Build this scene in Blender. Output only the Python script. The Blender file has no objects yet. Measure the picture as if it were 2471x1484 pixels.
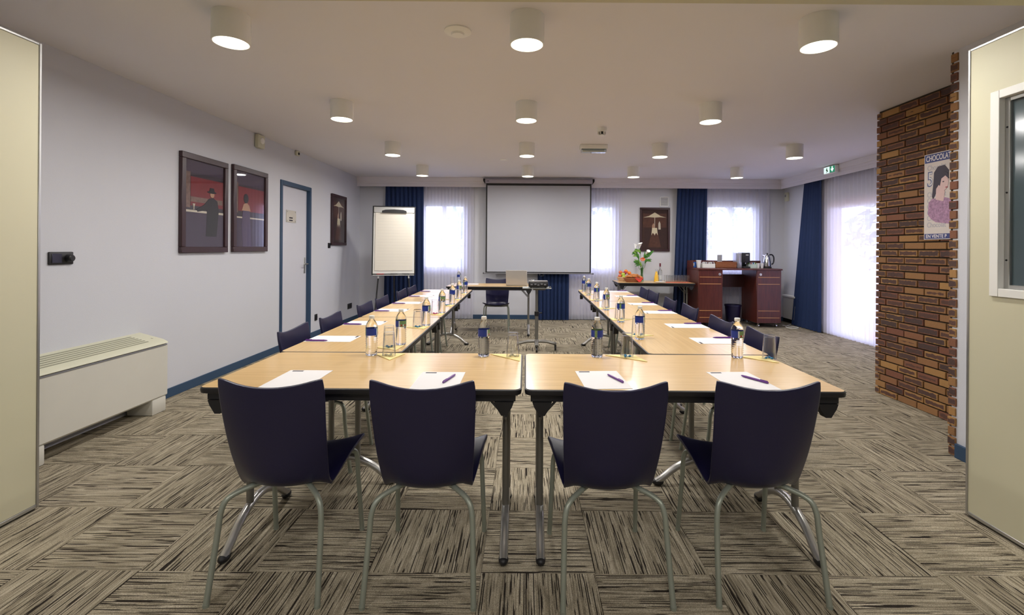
import bpy, bmesh, math, random
from mathutils import Vector, Matrix
random.seed(7)
PI = math.pi
sc = bpy.context.scene
C = sc.collection

# ------------------------------------------------------------------ camera
FPX, VX, VY, EYE = 1145.0, 1268.0, 600.0, 1.39
cd = bpy.data.cameras.new('camera'); cam = bpy.data.objects.new('camera', cd); C.objects.link(cam)
cd.sensor_fit = 'HORIZONTAL'; cd.sensor_width = 36.0; cd.lens = FPX / 2471 * 36.0
cd.shift_x = -(VX - 1235.5) / 2471; cd.shift_y = -(742 - VY) / 2471
cd.clip_start = 0.02
cam.location = (0, 0, EYE); cam.rotation_euler = (PI / 2, math.radians(-0.4), 0)
sc.camera = cam

# ------------------------------------------------------------------ world, exposure
SKY = 9.5
LAMP_W = 15.5
LAMP_E = 8.0
w = bpy.data.worlds.new('world'); sc.world = w; w.use_nodes = True
bg = w.node_tree.nodes['Background']
bg.inputs[0].default_value = (0.66, 0.65, 1.0, 1); bg.inputs[1].default_value = SKY
sc.view_settings.view_transform = 'Standard'; sc.view_settings.look = 'None'
sc.view_settings.gamma = 1.0; sc.view_settings.use_curve_mapping = False
sc.view_settings.exposure = 0.14
# daylight portals in the window openings (they only guide sampling of the sky)
def portal(name, loc, sx, sy, rot):
    l = bpy.data.lights.new(name, 'AREA'); l.shape = 'RECTANGLE'; l.size = sx; l.size_y = sy
    l.cycles.is_portal = True
    o = bpy.data.objects.new(name, l); C.objects.link(o); o.location = loc; o.rotation_euler = rot
portal('window_portal', (-1.615, 9.52, 1.62), .87, 1.32, (-PI / 2, 0, 0))
portal('window_portal', (1.29, 9.52, 1.62), .98, 1.32, (-PI / 2, 0, 0))
portal('window_portal', (4.06, 9.52, 1.63), 1.02, 1.34, (-PI / 2, 0, 0))
portal('window_portal', (5.27, 6.85, 1.1), 2.2, 2.0, (0, -PI / 2, 0))

# ------------------------------------------------------------------ colours and materials
def lin(c):
    r = []
    for v in c:
        v = v / 255.0
        r.append(v / 12.92 if v <= .04045 else ((v + .055) / 1.055) ** 2.4)
    return (r[0], r[1], r[2], 1)

def nt(name):
    m = bpy.data.materials.new(name); m.use_nodes = True
    t = m.node_tree; b = t.nodes['Principled BSDF']
    return m, t, b

def pm(name, col, rough=.5, metal=0, var=.06, vscale=8.0, bump=0, bscale=60, coat=0, spec=.5):
    """principled with slight procedural tone variation"""
    m, t, b = nt(name); N = t.nodes; L = t.links
    tc = N.new('ShaderNodeTexCoord')
    no = N.new('ShaderNodeTexNoise'); no.inputs['Scale'].default_value = vscale; no.inputs['Detail'].default_value = 3
    L.new(tc.outputs['Object'], no.inputs['Vector'])
    mix = N.new('ShaderNodeMix'); mix.data_type = 'RGBA'
    c = lin(col)
    mix.inputs[6].default_value = tuple(x * (1 - var) for x in c[:3]) + (1,)
    mix.inputs[7].default_value = tuple(min(1, x * (1 + var)) for x in c[:3]) + (1,)
    L.new(no.outputs['Fac'], mix.inputs[0]); L.new(mix.outputs[2], b.inputs['Base Color'])
    b.inputs['Roughness'].default_value = rough; b.inputs['Metallic'].default_value = metal
    b.inputs['Coat Weight'].default_value = coat; b.inputs['Specular IOR Level'].default_value = spec
    if bump:
        n2 = N.new('ShaderNodeTexNoise'); n2.inputs['Scale'].default_value = bscale; n2.inputs['Detail'].default_value = 2
        L.new(tc.outputs['Object'], n2.inputs['Vector'])
        bp = N.new('ShaderNodeBump'); bp.inputs['Strength'].default_value = bump; bp.inputs['Distance'].default_value = .002
        L.new(n2.outputs['Fac'], bp.inputs['Height']); L.new(bp.outputs[0], b.inputs['Normal'])
    return m

def emis(name, col, strength):
    m, t, b = nt(name)
    b.inputs['Base Color'].default_value = lin(col)
    b.inputs['Emission Color'].default_value = lin(col); b.inputs['Emission Strength'].default_value = strength
    return m

def glass(name, col=(255, 255, 255), ior=1.45, rough=0.0):
    m, t, b = nt(name)
    b.inputs['Base Color'].default_value = lin(col); b.inputs['Transmission Weight'].default_value = 1
    b.inputs['IOR'].default_value = ior; b.inputs['Roughness'].default_value = rough
    return m

def thin_glass(name, tint=(235, 240, 240), power=5):
    m = bpy.data.materials.new(name); m.use_nodes = True
    t = m.node_tree; N = t.nodes; L = t.links; N.clear()
    o = N.new('ShaderNodeOutputMaterial'); tr = N.new('ShaderNodeBsdfTransparent'); g = N.new('ShaderNodeBsdfGlossy')
    tr.inputs[0].default_value = lin(tint); g.inputs['Roughness'].default_value = .02
    lw = N.new('ShaderNodeLayerWeight'); lw.inputs[0].default_value = .5
    pw_ = N.new('ShaderNodeMath'); pw_.operation = 'POWER'; pw_.inputs[1].default_value = power
    L.new(lw.outputs['Facing'], pw_.inputs[0])
    fr = N.new('ShaderNodeMapRange'); fr.inputs[3].default_value = .04; fr.inputs[4].default_value = 1
    L.new(pw_.outputs[0], fr.inputs[0])
    mx = N.new('ShaderNodeMixShader')
    L.new(fr.outputs[0], mx.inputs[0]); L.new(tr.outputs[0], mx.inputs[1]); L.new(g.outputs[0], mx.inputs[2]); L.new(mx.outputs[0], o.inputs[0])
    return m

def sheer_mat():
    m = bpy.data.materials.new('sheer_voile'); m.use_nodes = True
    t = m.node_tree; N = t.nodes; L = t.links; N.clear()
    o = N.new('ShaderNodeOutputMaterial'); tr = N.new('ShaderNodeBsdfTransparent')
    tl = N.new('ShaderNodeBsdfTranslucent'); df = N.new('ShaderNodeBsdfDiffuse')
    tl.inputs[0].default_value = (.84, .83, .92, 1); df.inputs[0].default_value = (.86, .85, .90, 1)
    tc = N.new('ShaderNodeTexCoord'); no = N.new('ShaderNodeTexNoise'); no.inputs['Scale'].default_value = 180
    L.new(tc.outputs['Object'], no.inputs['Vector'])
    mr = N.new('ShaderNodeMapRange'); mr.inputs[3].default_value = .10; mr.inputs[4].default_value = .20
    L.new(no.outputs['Fac'], mr.inputs[0])
    a = N.new('ShaderNodeMixShader'); a.inputs[0].default_value = .40
    L.new(tl.outputs[0], a.inputs[1]); L.new(df.outputs[0], a.inputs[2])
    b = N.new('ShaderNodeMixShader'); L.new(mr.outputs[0], b.inputs[0]); L.new(a.outputs[0], b.inputs[1]); L.new(tr.outputs[0], b.inputs[2])
    L.new(b.outputs[0], o.inputs[0])
    return m

def wood_mat(name, c1, c2, rough=.3, scale=1.0, coat=.0, axis='X', spec=.5):
    m, t, b = nt(name); N = t.nodes; L = t.links
    tc = N.new('ShaderNodeTexCoord'); oi = N.new('ShaderNodeObjectInfo')
    mp = N.new('ShaderNodeMapping')
    mp.inputs['Scale'].default_value = {'X': (1.2 * scale, 22 * scale, 6 * scale), 'Z': (22 * scale, 22 * scale, 1.2 * scale)}[axis]
    ad = N.new('ShaderNodeVectorMath'); ad.operation = 'ADD'
    L.new(tc.outputs['Object'], ad.inputs[0]); L.new(oi.outputs['Random'], ad.inputs[1]); L.new(ad.outputs[0], mp.inputs[0])
    no = N.new('ShaderNodeTexNoise'); no.inputs['Scale'].default_value = 3; no.inputs['Detail'].default_value = 6; no.inputs['Distortion'].default_value = .6
    L.new(mp.outputs[0], no.inputs['Vector'])
    cr = N.new('ShaderNodeValToRGB'); cr.color_ramp.elements[0].position = .3; cr.color_ramp.elements[1].position = .7
    cr.color_ramp.elements[0].color = lin(c1); cr.color_ramp.elements[1].color = lin(c2)
    L.new(no.outputs['Fac'], cr.inputs[0]); L.new(cr.outputs[0], b.inputs['Base Color'])
    b.inputs['Roughness'].default_value = rough; b.inputs['Coat Weight'].default_value = coat; b.inputs['Coat Roughness'].default_value = .12
    b.inputs['Specular IOR Level'].default_value = spec
    return m

def carpet_mat():
    m, t, b = nt('carpet_loop_pile'); N = t.nodes; L = t.links
    tc = N.new('ShaderNodeTexCoord'); oi = N.new('ShaderNodeObjectInfo')
    mu = N.new('ShaderNodeMath'); mu.operation = 'MULTIPLY'; mu.inputs[1].default_value = 37.0
    L.new(oi.outputs['Random'], mu.inputs[0])
    ad = N.new('ShaderNodeVectorMath'); ad.operation = 'ADD'
    L.new(tc.outputs['Object'], ad.inputs[0]); L.new(mu.outputs[0], ad.inputs[1])
    def noise(sx, sy, det, sc=1.0, rough=.5):
        mp = N.new('ShaderNodeMapping'); mp.inputs['Scale'].default_value = (sx, sy, 1)
        L.new(ad.outputs[0], mp.inputs[0])
        n = N.new('ShaderNodeTexNoise'); n.inputs['Scale'].default_value = sc; n.inputs['Detail'].default_value = det; n.inputs['Roughness'].default_value = rough
        L.new(mp.outputs[0], n.inputs['Vector']); return n
    # tufted rows 4.6 mm wide: every row has its own run of dark and tan yarn
    sp = N.new('ShaderNodeSeparateXYZ'); L.new(ad.outputs[0], sp.inputs[0])
    def mth(op, a_, b_=None):
        n_ = N.new('ShaderNodeMath'); n_.operation = op
        for i_, v_ in enumerate((a_, b_)):
            if v_ is None: continue
            if isinstance(v_, (int, float)): n_.inputs[i_].default_value = v_
            else: L.new(v_, n_.inputs[i_])
        return n_.outputs[0]
    row = mth('FLOOR', mth('MULTIPLY', sp.outputs['Y'], 250.0))
    def rownoise(fx, k1, k2, det):
        cv = N.new('ShaderNodeCombineXYZ'); L.new(mth('ADD', mth('MULTIPLY', sp.outputs['X'], fx), mth('MULTIPLY', row, k1)), cv.inputs[0]); L.new(mth('MULTIPLY', row, k2), cv.inputs[1])
        n_ = N.new('ShaderNodeTexNoise'); n_.inputs['Scale'].default_value = 1.0; n_.inputs['Detail'].default_value = det; L.new(cv.outputs[0], n_.inputs['Vector']); return n_
    nb = rownoise(4.0, 3.71, 5.37, 2)
    r1 = N.new('ShaderNodeValToRGB'); e = r1.color_ramp.elements
    e[0].position = .32; e[0].color = lin((116, 107, 90)); e[1].position = .68; e[1].color = lin((186, 175, 154))
    e2 = e.new(.5); e2.color = lin((157, 147, 126))
    L.new(nb.outputs['Fac'], r1.inputs[0])
    nd = rownoise(3.2, 9.13, 2.91, 1)
    r2 = N.new('ShaderNodeValToRGB'); q = r2.color_ramp.elements
    q[0].position = .395; q[0].color = (1, 1, 1, 1); q[1].position = .43; q[1].color = (0, 0, 0, 1)
    L.new(nd.outputs['Fac'], r2.inputs[0])
    # loop grain
    ng = noise(420, 420, 2)
    r3 = N.new('ShaderNodeMapRange'); r3.inputs[1].default_value = .3; r3.inputs[2].default_value = .7; r3.inputs[3].default_value = .5; r3.inputs[4].default_value = 1.45
    L.new(ng.outputs['Fac'], r3.inputs[0])
    m1 = N.new('ShaderNodeMix'); m1.data_type = 'RGBA'; m1.inputs[7].default_value = lin((50, 44, 38))
    L.new(r2.outputs[0], m1.inputs[0]); L.new(r1.outputs[0], m1.inputs[6])
    m2 = N.new('ShaderNodeMix'); m2.data_type = 'RGBA'; m2.blend_type = 'MULTIPLY'; m2.inputs[0].default_value = 1
    cb = N.new('ShaderNodeCombineColor')
    for i in range(3): L.new(r3.outputs[0], cb.inputs[i])
    L.new(m1.outputs[2], m2.inputs[6]); L.new(cb.outputs[0], m2.inputs[7])
    L.new(m2.outputs[2], b.inputs['Base Color'])
    b.inputs['Roughness'].default_value = .95; b.inputs['Specular IOR Level'].default_value = .1
    bp = N.new('ShaderNodeBump'); bp.inputs['Strength'].default_value = .5; bp.inputs['Distance'].default_value = .003
    L.new(ng.outputs['Fac'], bp.inputs['Height']); L.new(bp.outputs[0], b.inputs['Normal'])
    return m

def brick_mat():
    m, t, b = nt('flashed_brick'); N = t.nodes; L = t.links
    tc = N.new('ShaderNodeTexCoord'); oi = N.new('ShaderNodeObjectInfo')
    r = N.new('ShaderNodeValToRGB'); e = r.color_ramp.elements; r.color_ramp.interpolation = 'LINEAR'
    e[0].position = 0; e[0].color = lin((132, 94, 60)); e[1].position = 1; e[1].color = lin((160, 120, 70))
    for p, c in ((.25, (148, 108, 64)), (.45, (122, 78, 56)), (.6, (116, 72, 54)), (.8, (156, 116, 68))):
        k = e.new(p); k.color = lin(c)
    L.new(oi.outputs['Random'], r.inputs[0])
    # fired dark heart: distance from the brick's edge plus noise, its strength differs from brick to brick
    sx = N.new('ShaderNodeSeparateXYZ'); L.new(tc.outputs['Generated'], sx.inputs[0])
    def edge(sock, scale):
        a = N.new('ShaderNodeMath'); a.operation = 'SUBTRACT'; a.inputs[1].default_value = .5; L.new(sock, a.inputs[0])
        c = N.new('ShaderNodeMath'); c.operation = 'ABSOLUTE'; L.new(a.outputs[0], c.inputs[0])
        d = N.new('ShaderNodeMath'); d.operation = 'SUBTRACT'; d.inputs[0].default_value = .5; L.new(c.outputs[0], d.inputs[1])
        f = N.new('ShaderNodeMath'); f.operation = 'MULTIPLY'; f.inputs[1].default_value = scale; L.new(d.outputs[0], f.inputs[0])
        return f.outputs[0]
    mn = N.new('ShaderNodeMath'); mn.operation = 'MINIMUM'
    L.new(edge(sx.outputs['Y'], 3.6), mn.inputs[0]); L.new(edge(sx.outputs['Z'], 1.0), mn.inputs[1])
    ml = N.new('ShaderNodeVectorMath'); ml.operation = 'ADD'; L.new(tc.outputs['Object'], ml.inputs[0])
    mu = N.new('ShaderNodeMath'); mu.operation = 'MULTIPLY'; mu.inputs[1].default_value = 53; L.new(oi.outputs['Random'], mu.inputs[0]); L.new(mu.outputs[0], ml.inputs[1])
    no = N.new('ShaderNodeTexNoise'); no.inputs['Scale'].default_value = 26; no.inputs['Detail'].default_value = 4; L.new(ml.outputs[0], no.inputs['Vector'])
    ns = N.new('ShaderNodeMapRange'); ns.inputs[1].default_value = .3; ns.inputs[2].default_value = .7; ns.inputs[3].default_value = -.11; ns.inputs[4].default_value = .11; L.new(no.outputs['Fac'], ns.inputs[0])
    ad = N.new('ShaderNodeMath'); ad.operation = 'ADD'; L.new(mn.outputs[0], ad.inputs[0]); L.new(ns.outputs[0], ad.inputs[1])
    wn = N.new('ShaderNodeTexWhiteNoise'); wn.noise_dimensions = '1D'; L.new(mu.outputs[0], wn.inputs['W'])
    th = N.new('ShaderNodeValToRGB'); te = th.color_ramp.elements; te[0].color = (.06, .06, .06, 1); te[1].position = 1; te[1].color = (.72, .72, .72, 1)
    for p_, v_ in ((.74, .20), (.80, .5)):
        k_ = te.new(p_); k_.color = (v_, v_, v_, 1)
    L.new(wn.outputs['Value'], th.inputs[0])
    sb = N.new('ShaderNodeMath'); sb.operation = 'SUBTRACT'; L.new(ad.outputs[0], sb.inputs[0]); L.new(th.outputs[0], sb.inputs[1])
    ss = N.new('ShaderNodeMapRange'); ss.inputs[1].default_value = -.04; ss.inputs[2].default_value = .12; ss.interpolation_type = 'SMOOTHSTEP'; L.new(sb.outputs[0], ss.inputs[0])
    mx = N.new('ShaderNodeMix'); mx.data_type = 'RGBA'; L.new(ss.outputs[0], mx.inputs[0]); L.new(r.outputs[0], mx.inputs[6])
    dk = N.new('ShaderNodeValToRGB'); dk.color_ramp.elements[0].color = lin((70, 52, 48)); dk.color_ramp.elements[1].color = lin((92, 60, 48)); L.new(wn.outputs['Value'], dk.inputs[0])
    L.new(dk.outputs[0], mx.inputs[7]); L.new(mx.outputs[2], b.inputs['Base Color'])
    b.inputs['Roughness'].default_value = .8
    bp = N.new('ShaderNodeBump'); bp.inputs['Strength'].default_value = .6; bp.inputs['Distance'].default_value = .004
    n2 = N.new('ShaderNodeTexNoise'); n2.inputs['Scale'].default_value = 90; n2.inputs['Detail'].default_value = 4; L.new(ml.outputs[0], n2.inputs['Vector'])
    L.new(n2.outputs['Fac'], bp.inputs['Height']); L.new(bp.outputs[0], b.inputs['Normal'])
    return m

M = dict(
    wall=pm('painted_wall', (203, 204, 210), .75, bump=.35, bscale=220, var=.02, vscale=2),
    ceiling=pm('painted_ceiling', (224, 221, 224), .9, var=.02, vscale=1),
    pelmet=pm('white_pelmet', (230, 226, 230), .6, var=.02),
    navy_trim=pm('navy_skirting', (46, 72, 100), .5),
    cream=pm('cream_laminate', (200, 195, 166), .55, var=.03, vscale=3),
    alu=pm('brushed_aluminium', (190, 190, 188), .35, .9),
    black=pm('black_plastic', (26, 25, 27), .45),
    black_metal=pm('black_metal', (30, 29, 32), .4, .3),
    silver=pm('silver_paint_metal', (128, 126, 120), .36, .6),
    chair_leg=pm('sage_grey_metal', (156, 162, 148), .38, .4),
    shell=pm('navy_chair_plastic', (27, 25, 58), .30, bump=.25, bscale=420, var=.03),
    wood=wood_mat('beech_laminate', (204, 168, 108), (220, 186, 130), .28, coat=.2),
    mahog=wood_mat('mahogany_laminate', (66, 26, 20), (94, 42, 32), .36, axis='Z'),
    mahog_dark=wood_mat('mahogany_laminate_dark', (56, 22, 22), (74, 30, 28), .5, axis='Z'),
    inlay=pm('maple_inlay', (196, 140, 86), .4),
    navy=pm('navy_curtain_cloth', (19, 42, 84), .8, var=.1, vscale=20),
    sheer=sheer_mat(),
    white=pm('white_plastic', (225, 224, 218), .45, var=.02),
    fanwhite=pm('white_enamel', (206, 203, 192), .5, var=.02),
    fancream=pm('cream_plastic', (204, 203, 180), .5, var=.02),
    paper=pm('white_paper', (224, 222, 222), .7, var=.01),
    screen=pm('screen_cloth', (180, 182, 190), .9, var=.01),
    ink=pm('dark_ink', (36, 30, 44), .7),
    pen=pm('purple_pen', (96, 44, 128), .35),
    napkin=pm('yellow_napkin', (232, 214, 150), .9, bump=.3, bscale=150),
    water=glass('water_bottle_plastic', (250, 252, 255), 1.33),
    tumbler=thin_glass('clear_glass', (255, 255, 255), power=2.3),
    pane=thin_glass('window_pane'),
    pic_glass=thin_glass('picture_glass', (250, 250, 250)),
    dark_frame=pm('dark_wood_frame', (58, 36, 40), .35),
    lamp_white=pm('lamp_white_metal', (236, 235, 230), .5, var=.02),
    lamp_glow=emis('lamp_diffuser', (255, 250, 225), LAMP_E),
    green=pm('leaf_green', (62, 120, 40), .5, var=.3, vscale=30),
    green2=pm('leaf_light_green', (120, 160, 60), .5, var=.3, vscale=30),
    stone=pm('garden_ground', (170, 168, 150), .9, var=.15),
    mortar=pm('dark_mortar', (62, 54, 42), .95, var=.15, vscale=30, bump=.4),
    steel=pm('polished_steel', (205, 205, 205), .16, 1),
    grey=pm('mid_grey_plastic', (120, 120, 124), .5),
    carpet=carpet_mat(), brick=brick_mat(),
    blue_label=pm('blue_label', (26, 52, 140), .4), green_label=pm('green_label', (110, 140, 90), .5, var=.5, vscale=160),
    white_label=pm('pale_label', (200, 205, 205), .5), red_label=pm('red_label', (170, 50, 50), .5),
    teal=pm('teal_foil', (20, 120, 170), .25, .4), magenta=pm('magenta_foil', (190, 40, 110), .25, .4), clear_foil=pm('silver_foil', (190, 186, 160), .2, .7),
)

# ------------------------------------------------------------------ mesh helpers
def box(bm, x0, y0, z0, x1, y1, z1, bev=0, mi=0, seg=1, mat=None):
    r = bmesh.ops.create_cube(bm, size=1)
    vs = r['verts']
    bmesh.ops.scale(bm, vec=(abs(x1 - x0), abs(y1 - y0), abs(z1 - z0)), verts=vs)
    bmesh.ops.translate(bm, vec=((x0 + x1) / 2, (y0 + y1) / 2, (z0 + z1) / 2), verts=vs)
    fs = list({f for v in vs for f in v.link_faces})
    if bev:
        es = list({e for v in vs for e in v.link_edges})
        q = bmesh.ops.bevel(bm, geom=es, offset=bev, segments=seg, affect='EDGES', profile=.5)
        fs = list({f for f in q['faces']} | {f for f in fs if f.is_valid})
        vs = list({v for f in fs for v in f.verts})
    for f in fs: f.material_index = mi
    if mat is not None: bmesh.ops.transform(bm, matrix=mat, verts=vs)
    return vs

def lathe(bm, prof, seg=24, c=(0, 0, 0), mi=0, mfn=None):
    """revolve (r,z) pairs about z"""
    rings = []
    for r, z in prof:
        if r < 1e-6: rings.append([bm.verts.new((c[0], c[1], c[2] + z))])
        else: rings.append([bm.verts.new((c[0] + r * math.cos(2 * PI * k / seg), c[1] + r * math.sin(2 * PI * k / seg), c[2] + z)) for k in range(seg)])
    for i in range(len(rings) - 1):
        a, b = rings[i], rings[i + 1]
        for k in range(seg):
            k2 = (k + 1) % seg
            try:
                if len(a) == 1 and len(b) == 1: continue
                if len(a) == 1: f = bm.faces.new((a[0], b[k2], b[k]))
                elif len(b) == 1: f = bm.faces.new((a[k], a[k2], b[0]))
                else: f = bm.faces.new((a[k], a[k2], b[k2], b[k]))
                f.material_index = mfn(k, i) if mfn else mi
            except ValueError: pass
    return rings

def smooth_path(pts, n=6):
    P = [Vector(p) for p in pts]
    if len(P) < 3: return P
    out = []
    for i in range(len(P) - 1):
        p0 = P[max(i - 1, 0)]; p1 = P[i]; p2 = P[i + 1]; p3 = P[min(i + 2, len(P) - 1)]
        for k in range(n):
            t = k / n
            out.append(.5 * ((2 * p1) + (-p0 + p2) * t + (2 * p0 - 5 * p1 + 4 * p2 - p3) * t * t + (-p0 + 3 * p1 - 3 * p2 + p3) * t ** 3))
    out.append(P[-1]); return out

def tube(bm, pts, r, seg=10, smooth=0, mi=0, flat=1.0):
    P = smooth_path(pts, smooth) if smooth else [Vector(p) for p in pts]
    up = Vector((0, 0, 1)); rings = []; nrm = None
    for i, p in enumerate(P):
        t = (P[min(i + 1, len(P) - 1)] - P[max(i - 1, 0)]).normalized()
        if nrm is None:
            nrm = t.cross(up)
            if nrm.length < 1e-3: nrm = t.cross(Vector((1, 0, 0)))
            nrm.normalize()
        else:
            nrm = (nrm - t * nrm.dot(t)).normalized()
        bi = t.cross(nrm)
        rr = r[i] if isinstance(r, (list, tuple)) else r
        rings.append([bm.verts.new(p + (nrm * math.cos(2 * PI * k / seg) + bi * math.sin(2 * PI * k / seg) * flat) * rr) for k in range(seg)])
    for a, b in zip(rings, rings[1:]):
        for k in range(seg):
            f = bm.faces.new((a[k], a[(k + 1) % seg], b[(k + 1) % seg], b[k])); f.material_index = mi
    for ring, rev in ((rings[0], True), (rings[-1], False)):
        f = bm.faces.new(list(reversed(ring)) if rev else ring); f.material_index = mi

def prism(bm, poly, lo, hi, axis='y', mi=0):
    """extrude a 2-D polygon; axis names the extrusion direction"""
    def P(a, b, c): return {'y': (a, c, b), 'x': (c, a, b), 'z': (a, b, c)}[axis]
    A = [bm.verts.new(P(a, b, lo)) for a, b in poly]; B = [bm.verts.new(P(a, b, hi)) for a, b in poly]
    fs = [bm.faces.new(A), bm.faces.new(list(reversed(B)))]
    n = len(poly)
    for i in range(n): fs.append(bm.faces.new((A[i], B[i], B[(i + 1) % n], A[(i + 1) % n])))
    for f in fs: f.material_index = mi
    return A + B

def ellipsoid(bm, c, rx, ry, rz, u=12, v=8, mi=0):
    r = bmesh.ops.create_uvsphere(bm, u_segments=u, v_segments=v, radius=1)
    bmesh.ops.scale(bm, vec=(rx, ry, rz), verts=r['verts']); bmesh.ops.translate(bm, vec=c, verts=r['verts'])
    for f in {f for x in r['verts'] for f in x.link_faces}: f.material_index = mi
    return r['verts']

def mesh(name, bm, sharp=38):
    bmesh.ops.recalc_face_normals(bm, faces=bm.faces)
    lim = math.radians(sharp)
    for f in bm.faces: f.smooth = True
    for e in bm.edges:
        if len(e.link_faces) == 2: e.smooth = e.calc_face_angle(0) < lim
        else: e.smooth = False
    me = bpy.data.meshes.new(name); bm.to_mesh(me); bm.free(); return me

def obj(name, bm, mats, parent=None, loc=None, rot=None, sharp=38):
    me = mesh(name, bm, sharp) if isinstance(bm, bmesh.types.BMesh) else bm
    if not me.materials:
        for m in (mats if isinstance(mats, (list, tuple)) else [mats]): me.materials.append(M[m] if isinstance(m, str) else m)
    o = bpy.data.objects.new(name, me); C.objects.link(o)
    if parent: o.parent = parent
    if loc: o.location = loc
    if rot: o.rotation_euler = rot
    return o

def tag(o, label=None, cat=None, group=None, kind=None):
    if label: o['label'] = label
    if cat: o['category'] = cat
    if group: o['group'] = group
    if kind: o['kind'] = kind
    return o

def thing(name, label, cat, loc=(0, 0, 0), rz=0, group=None):
    o = bpy.data.objects.new(name, None); C.objects.link(o); o.location = loc; o.rotation_euler = (0, 0, rz)
    o.empty_display_size = .1
    return tag(o, label, cat, group)

def struct(name, bm=None, mats=None, label=None):
    if bm is None:
        o = bpy.data.objects.new(name, None); C.objects.link(o); o.empty_display_size = .1
    else: o = obj(name, bm, mats)
    o['kind'] = 'structure'
    if label: o['label'] = label
    return o

def dup(root, loc, rz=0, label=None, group=None):
    r = root.copy(); C.objects.link(r); r.location = loc; r.rotation_euler = (0, 0, rz)
    if label: r['label'] = label
    if group: r['group'] = group
    for ch in list(root.children):
        c = ch.copy(); C.objects.link(c); c.parent = r
        for g in list(ch.children):
            d = g.copy(); C.objects.link(d); d.parent = c
    return r

B = bmesh.new

def text_mesh(body, size, extrude=.0004, align='LEFT', bold=0.0):
    cu = bpy.data.curves.new('lettering', 'FONT'); cu.body = body; cu.size = size; cu.extrude = extrude; cu.align_x = align; cu.offset = bold
    o = bpy.data.objects.new('lettering', cu); C.objects.link(o)
    dg = bpy.context.evaluated_depsgraph_get(); me = bpy.data.meshes.new_from_object(o.evaluated_get(dg))
    bpy.data.objects.remove(o); bpy.data.curves.remove(cu)
    me.materials.clear(); return me

ORD = ['first', 'second', 'third', 'fourth', 'fifth', 'sixth', 'seventh', 'eighth']

# ------------------------------------------------------------------ room dimensions
XL, XR, YB, ZC = -3.27, 5.096, 9.35, 2.76
T = .4878

# floor: dark sub-floor slab, then every carpet tile is its own piece
bm = B(); box(bm, -3.6, -3.2, -.12, 5.5, 9.7, -.007)
floor = struct('floor', bm, 'black', 'beige and brown striped carpet tiles laid in quarter turns')
def tile_mesh():
    bm = B(); h = T / 2 - .0006
    box(bm, -h, -h, -.0069, h, h, 0, bev=.0012); return mesh('carpet_tile', bm, 20)
tm = tile_mesh(); tm.materials.append(M['carpet'])
far = []
for j in range(-10, 16):
    for i in range(-8, 11):
        cx = .308 - T / 2 + i * T; cy = 2.033 + T / 2 + j * T
        if cx < XL - T / 2 + .02 or cy > YB + T / 2 - .03 or cy < -2.9: continue
        if cx > 3.72 and cy < 4.4: continue
        if cx > XR + T / 2 - .05: continue
        if cy < 1.0:
            far.append((cx, cy, (i + j) % 2)); continue
        o = bpy.data.objects.new('carpet_tile', tm); C.objects.link(o); o.parent = floor
        o.location = (cx, cy, 0); o.rotation_euler = (0, 0, (PI / 2 if (i + j) % 2 else 0) + (PI if random.random() < .5 else 0))
# tiles behind the camera, in one piece
bm = B()
for cx, cy, k in far: box(bm, cx - T / 2 + .0006, cy - T / 2 + .0006, -.0069, cx + T / 2 - .0006, cy + T / 2 - .0006, 0)
tag(obj('carpet_tiles_near', bm, 'carpet', floor), kind='stuff')

# ceiling
bm = B(); box(bm, -3.6, -3.2, ZC, 5.5, 9.7, ZC + .15)
struct('ceiling', bm, 'ceiling', 'flat pale grey painted ceiling')
# left wall with the door opening (y 6.36..7.16, z 0..2.24)
bm = B()
for a in ((XL - .15, -3.2, 0, XL, 6.36, ZC), (XL - .15, 7.17, 0, XL, 9.7, ZC), (XL - .15, 6.36, 2.24, XL, 7.17, ZC)): box(bm, *a)
struct('wall_left', bm, 'wall', 'pale grey woven-textured wall with dark framed pictures')
# back wall with three windows
WIN = [(-2.05, -1.18, .96, 2.28), (.80, 1.78, .96, 2.28), (3.55, 4.57, .96, 2.30)]
bm = B(); x = XL
for (a, b_, z0, z1) in WIN:
    box(bm, x, YB, 0, a, YB + .2, ZC); box(bm, a, YB, 0, b_, YB + .2, z0); box(bm, a, YB, z1, b_, YB + .2, ZC); x = b_
box(bm, x, YB, 0, XR + .2, YB + .2, ZC)
struct('wall_back', bm, 'wall', 'pale wall with curtained windows behind the projection screen')
# right wall with french window opening
DY0, DY1, DZ = 5.75, 7.95, 2.15
bm = B(); box(bm, XR, 4.5, 0, XR + .2, DY0, ZC); box(bm, XR, DY1, 0, XR + .2, YB, ZC); box(bm, XR, DY0, DZ, XR + .2, DY1, ZC)
struct('wall_right', bm, 'wall', 'pale wall with a curtained glass door')
# brick-faced pier and white wall stub on the right
BX, BY0, BY1 = 3.465, 3.27, 4.69
bm = B(); box(bm, BX + .018, BY0 - .02, 0, 5.3, BY1 - .012, ZC, mi=0)
pier = struct('wall_brick', bm, 'mortar', 'dark brown and ochre brick facing with recessed joints')
bm = B(); box(bm, 2.925, 2.05, 0, 4.2, BY0 - .022, ZC)
struct('wall_stub', bm, 'wall', 'narrow strip of white wall beside the brick edge')
bm = B(); box(bm, 2.905, 2.05, 0, 2.925, 3.205, .095, bev=.002)
struct('baseboard_right', bm, 'navy_trim')
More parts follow.
